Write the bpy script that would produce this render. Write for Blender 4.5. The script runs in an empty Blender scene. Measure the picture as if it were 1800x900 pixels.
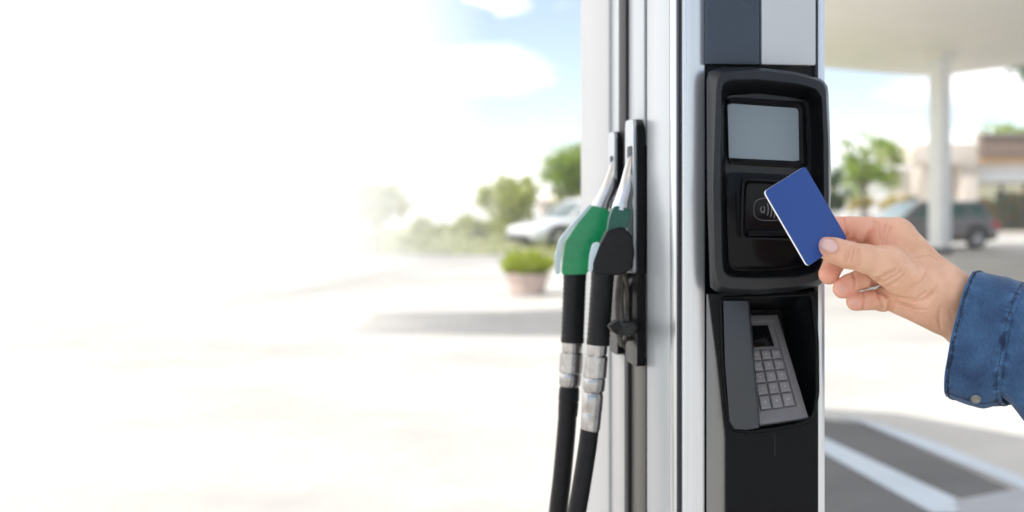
import bpy, bmesh, math, random
import numpy as np
from mathutils import Vector, Matrix, noise
from mathutils.geometry import tessellate_polygon
R = math.radians
random.seed(7)
SC = bpy.context.scene
COL = SC.collection

# ------------------------------------------------------------------ camera
F, CX, HY, CAMZ = 2250.0, 900.0, 345.0, 1.55      # focal length, centre, horizon in photo pixels; eye height
cam_d = bpy.data.cameras.new('camera')
cam_d.sensor_width = 36.0
cam_d.lens = 36.0 * F / 1800.0
cam_d.shift_y = -(450.0 - HY) / 1800.0
cam_d.clip_start = 0.05
cam_d.clip_end = 5000
cam_d.dof.use_dof = True
cam_d.dof.focus_distance = 1.235
cam_d.dof.aperture_fstop = 4.6
cam = bpy.data.objects.new('camera', cam_d)
COL.objects.link(cam)
cam.location = (0, 0, CAMZ)
cam.rotation_euler = (R(90), 0, 0)
SC.camera = cam

# ------------------------------------------------------------------ light
SUN_DIR = Vector((-0.80, -0.35, 1.0)).normalized()
EXPOSURE = 1.5
SKY_STRENGTH = 0.056
SUN_STRENGTH = 2.0
SC.view_settings.view_transform = 'Standard'
SC.view_settings.look = 'None'
SC.view_settings.exposure = EXPOSURE
SC.view_settings.gamma = 1.0
SC.cycles.max_bounces = 12
SC.cycles.diffuse_bounces = 4
SC.cycles.glossy_bounces = 4
SC.cycles.volume_bounces = 8
SC.cycles.use_denoising = True
sun_d = bpy.data.lights.new('sun', 'SUN')
sun_d.energy = SUN_STRENGTH
sun_d.angle = R(0.5)
sun_d.color = (1.0, 0.96, 0.91)
sun = bpy.data.objects.new('sun', sun_d)
COL.objects.link(sun)
sun.rotation_euler = SUN_DIR.to_track_quat('Z', 'Y').to_euler()

W = bpy.data.worlds.new('World')
SC.world = W
W.use_nodes = True


def N(nt, typ, **kw):
    n = nt.nodes.new(typ)
    for k, v in kw.items():
        if k.startswith('i_'):
            key = k[2:]
            n.inputs[int(key) if key.isdigit() else key].default_value = v
        else:
            setattr(n, k, v)
    return n


def build_world():
    nt = W.node_tree
    nt.nodes.clear()
    L = nt.links.new
    out = N(nt, 'ShaderNodeOutputWorld')
    bg = N(nt, 'ShaderNodeBackground')
    bg.inputs['Strength'].default_value = SKY_STRENGTH
    sky = N(nt, 'ShaderNodeTexSky', sky_type='NISHITA', sun_disc=False)
    sky.sun_elevation = math.asin(SUN_DIR.z)
    sky.sun_rotation = math.atan2(SUN_DIR.x, SUN_DIR.y)
    sky.air_density = 0.75
    sky.dust_density = 0.1
    sky.ozone_density = 2.0
    tc = N(nt, 'ShaderNodeTexCoord')
    sep = N(nt, 'ShaderNodeSeparateXYZ')
    L(tc.outputs['Generated'], sep.inputs[0])

    def M(op, a, b=None, c=None, clamp=False):
        m = N(nt, 'ShaderNodeMath', operation=op, use_clamp=clamp)
        for i, v in enumerate((a, b, c)):
            if v is None:
                continue
            if isinstance(v, (int, float)):
                m.inputs[i].default_value = v
            else:
                L(v, m.inputs[i])
        return m.outputs[0]
    az = M('ARCTAN2', sep.outputs[0], sep.outputs[1])
    el = M('ARCSINE', sep.outputs[2])
    # billowing noise, finer vertically (clouds seen low over the horizon)
    mp = N(nt, 'ShaderNodeMapping')
    mp.inputs['Scale'].default_value = (1, 1, 2.6)
    L(tc.outputs['Generated'], mp.inputs[0])
    n1 = N(nt, 'ShaderNodeTexNoise', i_Scale=9.0, i_Detail=7.0, i_Roughness=0.58)
    n2 = N(nt, 'ShaderNodeTexNoise', i_Scale=2.3, i_Detail=5.0, i_Roughness=0.55)
    L(mp.outputs[0], n1.inputs['Vector'])
    L(mp.outputs[0], n2.inputs['Vector'])
    fluff = M('MULTIPLY', M('SUBTRACT', n1.outputs['Fac'], 0.5), 1.5)

    def smooth(v, lo, hi):
        mr = N(nt, 'ShaderNodeMapRange', interpolation_type='SMOOTHSTEP')
        mr.inputs['From Min'].default_value = lo
        mr.inputs['From Max'].default_value = hi
        L(v, mr.inputs['Value'])
        return mr.outputs[0]

    def cloud(a0, e0, ra, re, soft=0.85):
        da = M('DIVIDE', M('SUBTRACT', az, a0), ra)
        de = M('DIVIDE', M('SUBTRACT', el, e0), re)
        d = M('SQRT', M('ADD', M('MULTIPLY', da, da), M('MULTIPLY', de, de)))
        return smooth(M('ADD', d, fluff), 1.0 + soft * 0.4, 1.0 - soft)
    cl = [
        cloud(-0.95, 0.20, 0.86, 0.60, 0.25),     # the big white bank filling the left of the sky
        cloud(-0.05, 0.098, 0.105, 0.024),        # the long cloud beside the pump
        cloud(-0.005, 0.020, 0.055, 0.016),
        cloud(0.36, 0.085, 0.085, 0.022),
        cloud(0.335, 0.035, 0.12, 0.020),
    ]
    cover = smooth(n2.outputs['Fac'], 0.42, 0.60)  # scattered fair-weather clouds everywhere
    high = smooth(el, 0.22, 0.40)
    cover = M('MULTIPLY', cover, high)
    # veil thinning away from the bank
    veil = M('MULTIPLY', smooth(az, 0.05, -0.23), smooth(M('ABSOLUTE', az), 2.4, 1.7))
    for c in cl:
        cover = M('MAXIMUM', cover, c)
    cover = M('MAXIMUM', M('MAXIMUM', cover, veil), 0.15)
    low = M('MULTIPLY', smooth(el, 0.08, -0.01), 0.35)
    cover = M('MAXIMUM', cover, low)
    shade = M('MULTIPLY_ADD', n1.outputs['Fac'], 0.06, 0.975)
    cc = N(nt, 'ShaderNodeMix', data_type='RGBA', blend_type='MULTIPLY')
    cc.inputs['Factor'].default_value = 1.0
    cc.inputs['A'].default_value = (CLOUD, CLOUD, CLOUD, 1)
    comb = N(nt, 'ShaderNodeCombineColor')
    for i in range(3):
        L(shade, comb.inputs[i])
    L(comb.outputs[0], cc.inputs['B'])
    mx = N(nt, 'ShaderNodeMix', data_type='RGBA')
    L(cover, mx.inputs['Factor'])
    L(sky.outputs[0], mx.inputs['A'])
    L(cc.outputs['Result'], mx.inputs['B'])
    L(mx.outputs['Result'], bg.inputs['Color'])
    L(bg.outputs[0], out.inputs[0])


CLOUD = 1.95 / (2 ** EXPOSURE) / SKY_STRENGTH
build_world()


# ------------------------------------------------------------------ geometry helpers
def P(px, py, d):
    return Vector(((px - CX) / F * d, d, CAMZ + (HY - py) / F * d))


def GZ(py):
    return CAMZ * F / (py - HY)


def G(px, py, z=0.0):
    d = CAMZ * F / (py - HY)
    return Vector(((px - CX) / F * d, d, z))


PHI = R(7)
PU = Vector((math.cos(PHI), math.sin(PHI), 0))      # along the pump's front
PV = Vector((-math.sin(PHI), math.cos(PHI), 0))     # into the pump
PO = Vector((0.1728, 1.34, 0))                      # front left corner on the ground
CAM = Vector((0, 0, CAMZ))


def ray_plane(px, py, p0, n):
    r = Vector(((px - CX) / F, 1, (HY - py) / F))
    t = (p0 - CAM).dot(n) / r.dot(n)
    return CAM + r * t


def FP(px, py, o=0.0):       # a point on the plane o metres in front of the pump's front face
    return ray_plane(px, py, PO - PV * o, PV)


def LP(px, py, o=0.0):       # a point on the plane o metres out from the pump's left face
    return ray_plane(px, py, PO - PU * o, PU)


def AT(a, t, z):
    return PO + PU * a + PV * t + Vector((0, 0, z))


class MB:
    def __init__(s):
        s.v, s.f, s.mi = [], [], []
        s.cur = 0

    def add(s, vs, fs):
        b = len(s.v)
        s.v += [Vector(v) for v in vs]
        s.f += [tuple(i + b for i in f) for f in fs]
        s.mi += [s.cur] * len(fs)
        return s

    def hexa(s, p):          # 8 corners: bottom loop 0-3, top loop 4-7
        return s.add(p, [(3, 2, 1, 0), (4, 5, 6, 7), (0, 1, 5, 4), (1, 2, 6, 5), (2, 3, 7, 6), (3, 0, 4, 7)])

    def box(s, x0, x1, y0, y1, z0, z1, M=None):
        p = [Vector(q) for q in ((x0, y0, z0), (x1, y0, z0), (x1, y1, z0), (x0, y1, z0), (x0, y0, z1), (x1, y0, z1), (x1, y1, z1), (x0, y1, z1))]
        if M:
            p = [M @ q for q in p]
        return s.hexa(p)

    def pbox(s, a0, a1, t0, t1, z0, z1):
        return s.hexa([AT(a0, t0, z0), AT(a1, t0, z0), AT(a1, t1, z0), AT(a0, t1, z0), AT(a0, t0, z1), AT(a1, t0, z1), AT(a1, t1, z1), AT(a0, t1, z1)])

    def loft(s, loops, cap0=True, cap1=True, closed=True):
        n = len(loops[0])
        vs = [v for l in loops for v in l]
        fs = []
        for k in range(len(loops) - 1):
            for i in range(n if closed else n - 1):
                j = (i + 1) % n
                fs.append((k * n + i, k * n + j, (k + 1) * n + j, (k + 1) * n + i))
        if cap0:
            fs.append(tuple(reversed(range(n))))
        if cap1:
            fs.append(tuple((len(loops) - 1) * n + i for i in range(n)))
        return s.add(vs, fs)

    def prism(s, front, back):
        return s.loft([front, back])

    def tube(s, path, rad, n=10, caps=True):
        path = [Vector(p) for p in path]
        if not hasattr(rad, '__len__'):
            rad = [rad] * len(path)
        loops = []
        ref = None
        for i, p in enumerate(path):
            t = (path[min(i + 1, len(path) - 1)] - path[max(i - 1, 0)])
            if t.length < 1e-9:
                t = Vector((0, 0, 1))
            t.normalize()
            if ref is None:
                ref = t.orthogonal().normalized()
            ref = (ref - t * ref.dot(t))
            ref = ref.normalized() if ref.length > 1e-6 else t.orthogonal().normalized()
            b = t.cross(ref)
            loops.append([p + (ref * math.cos(2 * math.pi * k / n) + b * math.sin(2 * math.pi * k / n)) * rad[i] for k in range(n)])
        return s.loft(loops, caps, caps)

    def lathe(s, p0, axis, prof, n=24):     # prof: (distance along the axis, radius)
        axis = Vector(axis).normalized()
        a = axis.orthogonal().normalized()
        b = axis.cross(a)
        p0 = Vector(p0)
        return s.loft([[p0 + axis * h + (a * math.cos(2 * math.pi * k / n) + b * math.sin(2 * math.pi * k / n)) * max(r, 1e-4) for k in range(n)] for h, r in prof])

    def plane_hole(s, outer, holes):
        polys = [outer] + holes
        vs = [v for p in polys for v in p]
        return s.add(vs, [tuple(t) for t in tessellate_polygon(polys)])

    def build(s, name, mat, parent=None, bevel=0.0, seg=2, smooth=40, local=False, ang=35, merge=True):
        me = bpy.data.meshes.new(name)
        off = Vector((0, 0, 0))
        if parent is not None and not local:
            r = parent
            while r is not None:
                off += r.location
                r = r.parent
        me.from_pydata([v - off for v in s.v], [], s.f)
        mats = mat if isinstance(mat, (list, tuple)) else [mat]
        for m in mats:
            me.materials.append(m)
        if len(mats) > 1:
            me.polygons.foreach_set('material_index', s.mi)
        bm = bmesh.new()
        bm.from_mesh(me)
        if merge:
            bmesh.ops.remove_doubles(bm, verts=bm.verts, dist=1e-6)
            bmesh.ops.recalc_face_normals(bm, faces=bm.faces)
        if bevel > 0:
            ed = [e for e in bm.edges if len(e.link_faces) == 2 and e.calc_face_angle(0) > R(ang)]
            if ed:
                bmesh.ops.bevel(bm, geom=ed, offset=bevel, segments=seg, profile=0.6, affect='EDGES', clamp_overlap=True)
        bm.to_mesh(me)
        bm.free()
        if smooth:
            me.shade_smooth()
            me.set_sharp_from_angle(angle=R(smooth))
        o = bpy.data.objects.new(name, me)
        COL.objects.link(o)
        if parent is not None:
            o.parent = parent
        return o


def tag(o, label, cat=None, group=None, kind=None):
    o['label'] = label
    if cat:
        o['category'] = cat
    if group:
        o['group'] = group
    if kind:
        o['kind'] = kind
    return o


def thing(name, label, cat, loc=(0, 0, 0), rotz=0.0, group=None):
    o = bpy.data.objects.new(name, None)
    COL.objects.link(o)
    o.location = loc
    o.rotation_euler = (0, 0, rotz)
    o.empty_display_size = 0.1
    return tag(o, label, cat, group)


def structure(o):
    o['kind'] = 'structure'
    return o


def round_poly(pts, r, n=6):
    out = []
    m = len(pts)
    for i in range(m):
        p, a, b = Vector(pts[i]), Vector(pts[i - 1]), Vector(pts[(i + 1) % m])
        da, db = (a - p), (b - p)
        rr = min(r, da.length * 0.45, db.length * 0.45)
        q0, q1 = p + da.normalized() * rr, p + db.normalized() * rr
        for k in range(n + 1):
            t = k / n
            out.append(q0 * (1 - t) ** 2 + p * 2 * t * (1 - t) + q1 * t * t)
    return out


def spline(pts, n=8):
    pts = [Vector(p) for p in pts]
    out = []
    for i in range(len(pts) - 1):
        p0, p1, p2, p3 = pts[max(i - 1, 0)], pts[i], pts[i + 1], pts[min(i + 2, len(pts) - 1)]
        for k in range(n):
            t = k / n
            out.append(0.5 * ((2 * p1) + (p2 - p0) * t + (2 * p0 - 5 * p1 + 4 * p2 - p3) * t * t + (3 * p1 - p0 - 3 * p2 + p3) * t ** 3))
    out.append(pts[-1])
    return out


def polar(pts, c, n, asp=2.0):
    """resample a star-shaped outline by angle about c so that nested outlines pair up"""
    c = Vector(c)
    out = []
    m = len(pts)
    for k in range(n):
        th = 2 * math.pi * k / n
        d = Vector((math.cos(th), math.sin(th) * asp))
        best = None
        for i in range(m):
            a, b = Vector(pts[i]) - c, Vector(pts[(i + 1) % m]) - c
            e = b - a
            den = d.x * e.y - d.y * e.x
            if abs(den) < 1e-12:
                continue
            t = (a.x * e.y - a.y * e.x) / den
            u = (a.x * d.y - a.y * d.x) / den
            if t > 0 and -1e-6 <= u <= 1 + 1e-6 and (best is None or t > best):
                best = t
        out.append(c + d * best)
    return out


# ------------------------------------------------------------------ materials
def mat(name, col, rough=0.5, metal=0.0, var=0.08, scale=20.0, bump=0.0, bscale=None, spec=None, coat=0.0, coords='Object', stretch=None, rvar=0.0, trans=0.0, sss=0.0):
    m = bpy.data.materials.new(name)
    m.use_nodes = True
    nt = m.node_tree
    L = nt.links.new
    b = nt.nodes['Principled BSDF']
    b.inputs['Roughness'].default_value = rough
    b.inputs['Metallic'].default_value = metal
    if spec is not None:
        b.inputs['Specular IOR Level'].default_value = spec
    if coat:
        b.inputs['Coat Weight'].default_value = coat
        b.inputs['Coat Roughness'].default_value = 0.08
    tc = N(nt, 'ShaderNodeTexCoord')
    vec = tc.outputs[coords]
    if stretch:
        mp = N(nt, 'ShaderNodeMapping')
        mp.inputs['Scale'].default_value = stretch
        L(vec, mp.inputs[0])
        vec = mp.outputs[0]
    nz = N(nt, 'ShaderNodeTexNoise', i_Scale=scale, i_Detail=6.0, i_Roughness=0.6)
    L(vec, nz.inputs['Vector'])
    rp = N(nt, 'ShaderNodeValToRGB')
    lo = [max(c * (1 - var), 0) for c in col]
    hi = [min(c * (1 + var), 1) for c in col]
    rp.color_ramp.elements[0].color = (*lo, 1)
    rp.color_ramp.elements[1].color = (*hi, 1)
    rp.color_ramp.elements[0].position = 0.3
    rp.color_ramp.elements[1].position = 0.7
    L(nz.outputs['Fac'], rp.inputs[0])
    L(rp.outputs[0], b.inputs['Base Color'])
    if rvar:
        mr = N(nt, 'ShaderNodeMapRange')
        mr.inputs['From Min'].default_value = 0.3
        mr.inputs['From Max'].default_value = 0.7
        mr.inputs['To Min'].default_value = max(rough - rvar, 0.02)
        mr.inputs['To Max'].default_value = rough + rvar
        L(nz.outputs['Fac'], mr.inputs['Value'])
        L(mr.outputs[0], b.inputs['Roughness'])
    if bump:
        n2 = N(nt, 'ShaderNodeTexNoise', i_Scale=bscale or scale * 4, i_Detail=4.0)
        L(vec, n2.inputs['Vector'])
        bp = N(nt, 'ShaderNodeBump')
        bp.inputs['Strength'].default_value = bump
        bp.inputs['Distance'].default_value = 0.002
        L(n2.outputs['Fac'], bp.inputs['Height'])
        L(bp.outputs[0], b.inputs['Normal'])
    return m


def leaf_mat(name, a, b_, tr=0.58):
    m = bpy.data.materials.new(name)
    m.use_nodes = True
    nt = m.node_tree
    L = nt.links.new
    nt.nodes.clear()
    out = N(nt, 'ShaderNodeOutputMaterial')
    geo = N(nt, 'ShaderNodeNewGeometry')
    rp = N(nt, 'ShaderNodeValToRGB')
    rp.color_ramp.elements[0].color = (*a, 1)
    rp.color_ramp.elements[1].color = (*b_, 1)
    L(geo.outputs['Random Per Island'], rp.inputs[0])
    d = N(nt, 'ShaderNodeBsdfDiffuse')
    t = N(nt, 'ShaderNodeBsdfTranslucent')
    g = N(nt, 'ShaderNodeBsdfGlossy')
    g.inputs['Roughness'].default_value = 0.45
    L(rp.outputs[0], d.inputs[0])
    L(rp.outputs[0], t.inputs[0])
    mx = N(nt, 'ShaderNodeMixShader')
    mx.inputs[0].default_value = tr
    L(d.outputs[0], mx.inputs[1])
    L(t.outputs[0], mx.inputs[2])
    m2 = N(nt, 'ShaderNodeMixShader')
    m2.inputs[0].default_value = 0.06
    L(mx.outputs[0], m2.inputs[1])
    L(g.outputs[0], m2.inputs[2])
    L(m2.outputs[0], out.inputs[0])
    return m


def glass_mat(name, tint, rough=0.03, alpha=0.5):
    """window glass: part mirror, part clear tinted pane"""
    m = bpy.data.materials.new(name)
    m.use_nodes = True
    nt = m.node_tree
    L = nt.links.new
    nt.nodes.clear()
    out = N(nt, 'ShaderNodeOutputMaterial')
    g = N(nt, 'ShaderNodeBsdfGlossy')
    g.inputs['Roughness'].default_value = rough
    t = N(nt, 'ShaderNodeBsdfTransparent')
    t.inputs[0].default_value = (*tint, 1)
    mx = N(nt, 'ShaderNodeMixShader')
    lw = N(nt, 'ShaderNodeFresnel')
    lw.inputs[0].default_value = 1.25
    ad = N(nt, 'ShaderNodeMath', operation='ADD', use_clamp=True)
    ad.inputs[1].default_value = 1 - alpha
    L(lw.outputs[0], ad.inputs[0])
    L(ad.outputs[0], mx.inputs[0])
    L(t.outputs[0], mx.inputs[1])
    L(g.outputs[0], mx.inputs[2])
    L(mx.outputs[0], out.inputs[0])
    return m


M = {}
M['black'] = mat('black_plastic', (0.0035, 0.0042, 0.0055), 0.30, var=0.08, scale=25, spec=0.13, rvar=0.02)
M['blacklit'] = mat('lit_black_plastic', (0.008, 0.010, 0.013), 0.33, var=0.08, scale=25, spec=0.42, rvar=0.03)  # same black plastic, lightened to put light on the terminal's flank and rim
M['gloss'] = mat('gloss_black', (0.004, 0.0045, 0.006), 0.14, var=0.1, scale=30, spec=0.16, rvar=0.03)
M['rubber'] = mat('black_rubber', (0.007, 0.007, 0.008), 0.42, var=0.3, scale=90, bump=0.25, bscale=500, spec=0.25)
M['slate'] = mat('slate_panel', (0.030, 0.048, 0.075), 0.3, metal=0.25, var=0.06, scale=12, rvar=0.04)
M['steel'] = mat('brushed_steel', (0.66, 0.68, 0.70), 0.30, metal=0.8, var=0.07, scale=6, stretch=(40, 40, 0.4), rvar=0.04)
M['trim'] = mat('satin_trim', (0.24, 0.235, 0.225), 0.4, metal=0.7, var=0.04, scale=6, stretch=(40, 40, 0.5), rvar=0.04)
M['panelmetal'] = mat('pale_panel', (0.48, 0.51, 0.54), 0.36, metal=0.4, var=0.02, scale=4)
M['white'] = mat('white_enamel', (0.52, 0.525, 0.53), 0.4, var=0.02, scale=4)
M['brown'] = mat('brown_panel', (0.075, 0.066, 0.058), 0.4, metal=0.3, var=0.2, scale=10, stretch=(20, 20, 1))
M['seam'] = mat('dark_seam', (0.010, 0.011, 0.015), 0.6, var=0.1)
M['shield'] = mat('shield_plastic', (0.030, 0.036, 0.045), 0.3, var=0.06, scale=12, spec=0.5, rvar=0.04)
M['screen'] = mat('unlit_screen', (0.215, 0.265, 0.30), 0.22, var=0.05, scale=4, spec=0.5)
M['mark'] = mat('grey_print', (0.20, 0.205, 0.22), 0.5, var=0.05)
M['padmetal'] = mat('keypad_metal', (0.21, 0.21, 0.22), 0.42, metal=0.35, var=0.12, scale=40, rvar=0.08)
M['key'] = mat('steel_key', (0.27, 0.27, 0.28), 0.34, metal=0.3, var=0.1, scale=60, rvar=0.06)
M['keyprint'] = mat('key_print', (0.42, 0.42, 0.42), 0.5, var=0.05)
M['green'] = mat('green_plastic', (0.003, 0.28, 0.10), 0.30, var=0.16, scale=40, rvar=0.08, coat=0.25)
M['dgreen'] = mat('dark_green_plastic', (0.006, 0.085, 0.058), 0.42, var=0.12, scale=40)
M['spout'] = mat('aluminium_spout', (0.68, 0.68, 0.68), 0.28, metal=0.95, var=0.08, scale=60)
M['coupling'] = mat('worn_chrome', (0.44, 0.43, 0.42), 0.22, metal=0.95, var=0.25, scale=70, rvar=0.08)
M['guard'] = mat('pale_guard', (0.55, 0.66, 0.70), 0.25, var=0.06, scale=40)
M['concrete'] = None
M['bark'] = mat('bark', (0.11, 0.085, 0.065), 0.85, var=0.35, scale=8, bump=0.6, bscale=20)
M['canopy'] = mat('canopy_paint', (0.84, 0.81, 0.775), 0.5, var=0.03, scale=1.2)
M['column'] = mat('column_paint', (0.78, 0.785, 0.79), 0.45, var=0.05, scale=3)
M['tyre'] = mat('tyre_rubber', (0.018, 0.018, 0.018), 0.75, var=0.3, scale=30)
M['rim'] = mat('alloy', (0.5, 0.5, 0.5), 0.3, metal=0.8, var=0.1)
M['carwhite'] = mat('white_car_paint', (0.56, 0.58, 0.61), 0.25, coat=0.6, var=0.03, scale=3)
M['cargrey'] = mat('grey_brown_car_paint', (0.15, 0.13, 0.122), 0.3, metal=0.35, coat=0.6, var=0.05, scale=3)
M['carglass'] = mat('tinted_car_glass', (0.02, 0.05, 0.055), 0.05, var=0.2, scale=3, spec=0.9)
M['carglassgreen'] = mat('green_reflection_car_glass', (0.012, 0.075, 0.045), 0.06, var=0.5, scale=4, spec=0.8)  # green of the window reflections put into the base colour
M['carglasssky'] = mat('sky_toned_car_glass', (0.34, 0.48, 0.52), 0.06, var=0.2, scale=3, spec=0.9)  # pale colour stands in for sky reflected in the windscreen
M['taillight'] = mat('red_lens', (0.5, 0.02, 0.02), 0.15, var=0.1, coat=0.5)
M['headlight'] = mat('clear_lens', (0.6, 0.62, 0.65), 0.1, var=0.1, coat=0.5)
M['cartrim'] = mat('car_trim_plastic', (0.03, 0.03, 0.032), 0.6, var=0.15)
M['clay'] = mat('pinkish_clay', (0.52, 0.41, 0.36), 0.8, var=0.12, scale=5, bump=0.3, bscale=60)
M['soil'] = mat('soil', (0.05, 0.035, 0.025), 0.95, var=0.3, scale=20, bump=0.6)
M['cream'] = mat('cream_stucco', (0.62, 0.55, 0.48), 0.85, var=0.06, scale=2, bump=0.2, bscale=80)
M['brownfascia'] = mat('brown_fascia', (0.20, 0.145, 0.115), 0.7, var=0.1, scale=2, stretch=(1, 1, 8))
M['soffit'] = mat('tan_soffit', (0.52, 0.33, 0.18), 0.75, var=0.1, scale=4)
M['signwhite'] = mat('white_band', (0.74, 0.76, 0.78), 0.4, var=0.03, scale=2)
M['frame'] = mat('dark_frame', (0.06, 0.055, 0.05), 0.45, var=0.1)
M['shopglass'] = glass_mat('shop_glass', (0.8, 0.85, 0.78), alpha=0.985)
M['shelf'] = mat('shop_shelf', (0.62, 0.27, 0.05), 0.6, var=0.5, scale=2.5)
M['goods'] = mat('shop_goods', (0.16, 0.30, 0.07), 0.6, var=0.6, scale=1.7)
M['shopfloor'] = mat('shop_floor', (0.3, 0.28, 0.25), 0.5, var=0.1)
M['farwhite'] = mat('far_white_wall', (0.72, 0.70, 0.67), 0.8, var=0.05, scale=1)
M['roofgrey'] = mat('grey_roof', (0.35, 0.32, 0.30), 0.8, var=0.12, scale=3)
M['blue'] = None
M['leafA'] = leaf_mat('leaf_olive', (0.22, 0.27, 0.018), (0.46, 0.50, 0.050))
M['leafB'] = leaf_mat('leaf_mid_green', (0.11, 0.21, 0.012), (0.38, 0.49, 0.045))
M['leafC'] = leaf_mat('leaf_dark_green', (0.022, 0.065, 0.016), (0.075, 0.14, 0.030))
M['leafY'] = leaf_mat('leaf_yellow_green', (0.26, 0.33, 0.016), (0.48, 0.54, 0.045))
M['leafG'] = leaf_mat('leaf_yellow', (0.36, 0.29, 0.03), (0.55, 0.45, 0.08))
M['grass'] = leaf_mat('grass_blades', (0.12, 0.15, 0.03), (0.26, 0.28, 0.07), 0.3)


def ground_mat(name, base, var, crack=0.0, stain=0.25):
    m = bpy.data.materials.new(name)
    m.use_nodes = True
    nt = m.node_tree
    L = nt.links.new
    b = nt.nodes['Principled BSDF']
    b.inputs['Roughness'].default_value = 0.82
    tc = N(nt, 'ShaderNodeTexCoord')
    n1 = N(nt, 'ShaderNodeTexNoise', i_Scale=0.35, i_Detail=7.0, i_Roughness=0.65)
    n2 = N(nt, 'ShaderNodeTexNoise', i_Scale=45.0, i_Detail=4.0, i_Roughness=0.7)
    L(tc.outputs['Object'], n1.inputs['Vector'])
    L(tc.outputs['Object'], n2.inputs['Vector'])
    rp = N(nt, 'ShaderNodeValToRGB')
    rp.color_ramp.elements[0].position = 0.3
    rp.color_ramp.elements[1].position = 0.68
    rp.color_ramp.elements[0].color = (*[c * (1 - stain) for c in base], 1)
    rp.color_ramp.elements[1].color = (*[min(c * (1 + var), 1) for c in base], 1)
    L(n1.outputs['Fac'], rp.inputs[0])
    mx = N(nt, 'ShaderNodeMix', data_type='RGBA', blend_type='OVERLAY')
    mx.inputs['Factor'].default_value = 0.35
    L(rp.outputs[0], mx.inputs['A'])
    L(n2.outputs['Color'], mx.inputs['B'])
    bw = N(nt, 'ShaderNodeRGBToBW')
    L(n2.outputs['Color'], bw.inputs[0])
    L(bw.outputs[0], mx.inputs['B'])
    L(mx.outputs['Result'], b.inputs['Base Color'])
    bp = N(nt, 'ShaderNodeBump')
    bp.inputs['Strength'].default_value = 0.3
    bp.inputs['Distance'].default_value = 0.004
    L(n2.outputs['Fac'], bp.inputs['Height'])
    L(bp.outputs[0], b.inputs['Normal'])
    return m


M['concrete'] = ground_mat('pale_concrete', (0.425, 0.410, 0.383), 0.16, stain=0.24)
M['asphalt'] = ground_mat('asphalt', (0.105, 0.105, 0.105), 0.3, stain=0.4)
M['paint'] = ground_mat('worn_white_paint', (0.44, 0.49, 0.545), 0.1, stain=0.12)
M['slab'] = ground_mat('grey_concrete', (0.30, 0.31, 0.33), 0.15, stain=0.2)
M['turf'] = ground_mat('dry_turf', (0.21, 0.22, 0.075), 0.3, stain=0.3)
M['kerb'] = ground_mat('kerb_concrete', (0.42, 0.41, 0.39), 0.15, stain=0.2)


def sheet(name, pts, z, m, parent=None):
    mb = MB()
    mb.add([(p[0], p[1], z) for p in pts], [tuple(range(len(pts)))])
    o = mb.build(name, m, parent, smooth=0)
    if o.data.polygons[0].normal.z < 0:
        o.data.flip_normals()
    return o


# ------------------------------------------------------------------ ground, road, markings
structure(sheet('ground', [(-900, -300), (900, -300), (900, 1500), (-900, 1500)], 0.0, M['concrete']))


def gpoly(pts):
    return [G(*p)[:2] for p in pts]


# dark asphalt lane running away past the pump; its painted lines and the concrete apron beyond it
lane = [(1.30, 11.6), (1.60, 11.6)] + gpoly([(1452, 738), (1515, 745), (1793, 866)]) + [(3.2, 4.2), (0.9, 4.2), (0.75, 6.0), (0.9, 9.0)]
structure(sheet('asphalt_lane', lane, 0.004, M['asphalt']))
structure(sheet('lane_marking', gpoly([(1400, 742), (1452, 773), (1692, 884), (1720, 905), (1640, 905), (1452, 800), (1400, 768)]), 0.008, M['paint']))
structure(sheet('lane_edge_line', gpoly([(1462, 733), (1510, 742), (1580, 772), (1797, 861), (1840, 880), (1860, 878), (1800, 842), (1640, 778), (1560, 752), (1500, 736)]), 0.0085, M['paint']))
structure(sheet('stop_line', gpoly([(1676, 884), (1792, 862), (1900, 880), (1990, 960), (1720, 960)]), 0.0125, M['slab']))
structure(sheet('grass_verge', [(-16, 31.2), (9, 31.0), (9.5, 50), (4, 62), (-22, 60), (-22, 40)], 0.08, M['turf']))
structure(sheet('grey_strip', gpoly([(700, 479), (878, 477), (900, 488), (880, 492), (700, 493)]), 0.004, M['kerb']))  # flat grey strip laid on the concrete
kb = MB()
kpath = [(-16, 31.05), (-4, 31.0), (9, 30.85)]
kb.box(-16, 9, 30.9, 31.05, -0.01, 0.13)
structure(kb.build('kerb', M['kerb'], None, bevel=0.02))
gr = MB()
for i in range(5200):
    x, y = random.uniform(-15, 9), 31.1 + random.random() ** 1.6 * 17
    h = random.uniform(0.05, 0.16)
    a = random.uniform(0, math.pi)
    w = random.uniform(0.02, 0.05)
    dx, dy = math.cos(a) * w, math.sin(a) * w
    gr.add([(x - dx, y - dy, 0.07), (x + dx, y + dy, 0.07), (x + random.uniform(-.05, .05), y + random.uniform(-.05, .05), 0.08 + h)], [(0, 1, 2)])
go = gr.build('grass', M['grass'], None, smooth=0, merge=False)
tag(go, 'short pale grass growing on the verge beyond the lot', 'grass', kind='stuff')


# ------------------------------------------------------------------ canopies
CZ = 5.38


def at_height(px, py, z):
    d = (z - CAMZ) * F / (HY - py)
    return Vector(((px - CX) / F * d, d))


def slab(mb, pts, z0, z1):
    mb.loft([[Vector((p[0], p[1], z0)) for p in pts], [Vector((p[0], p[1], z1)) for p in pts]])


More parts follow.
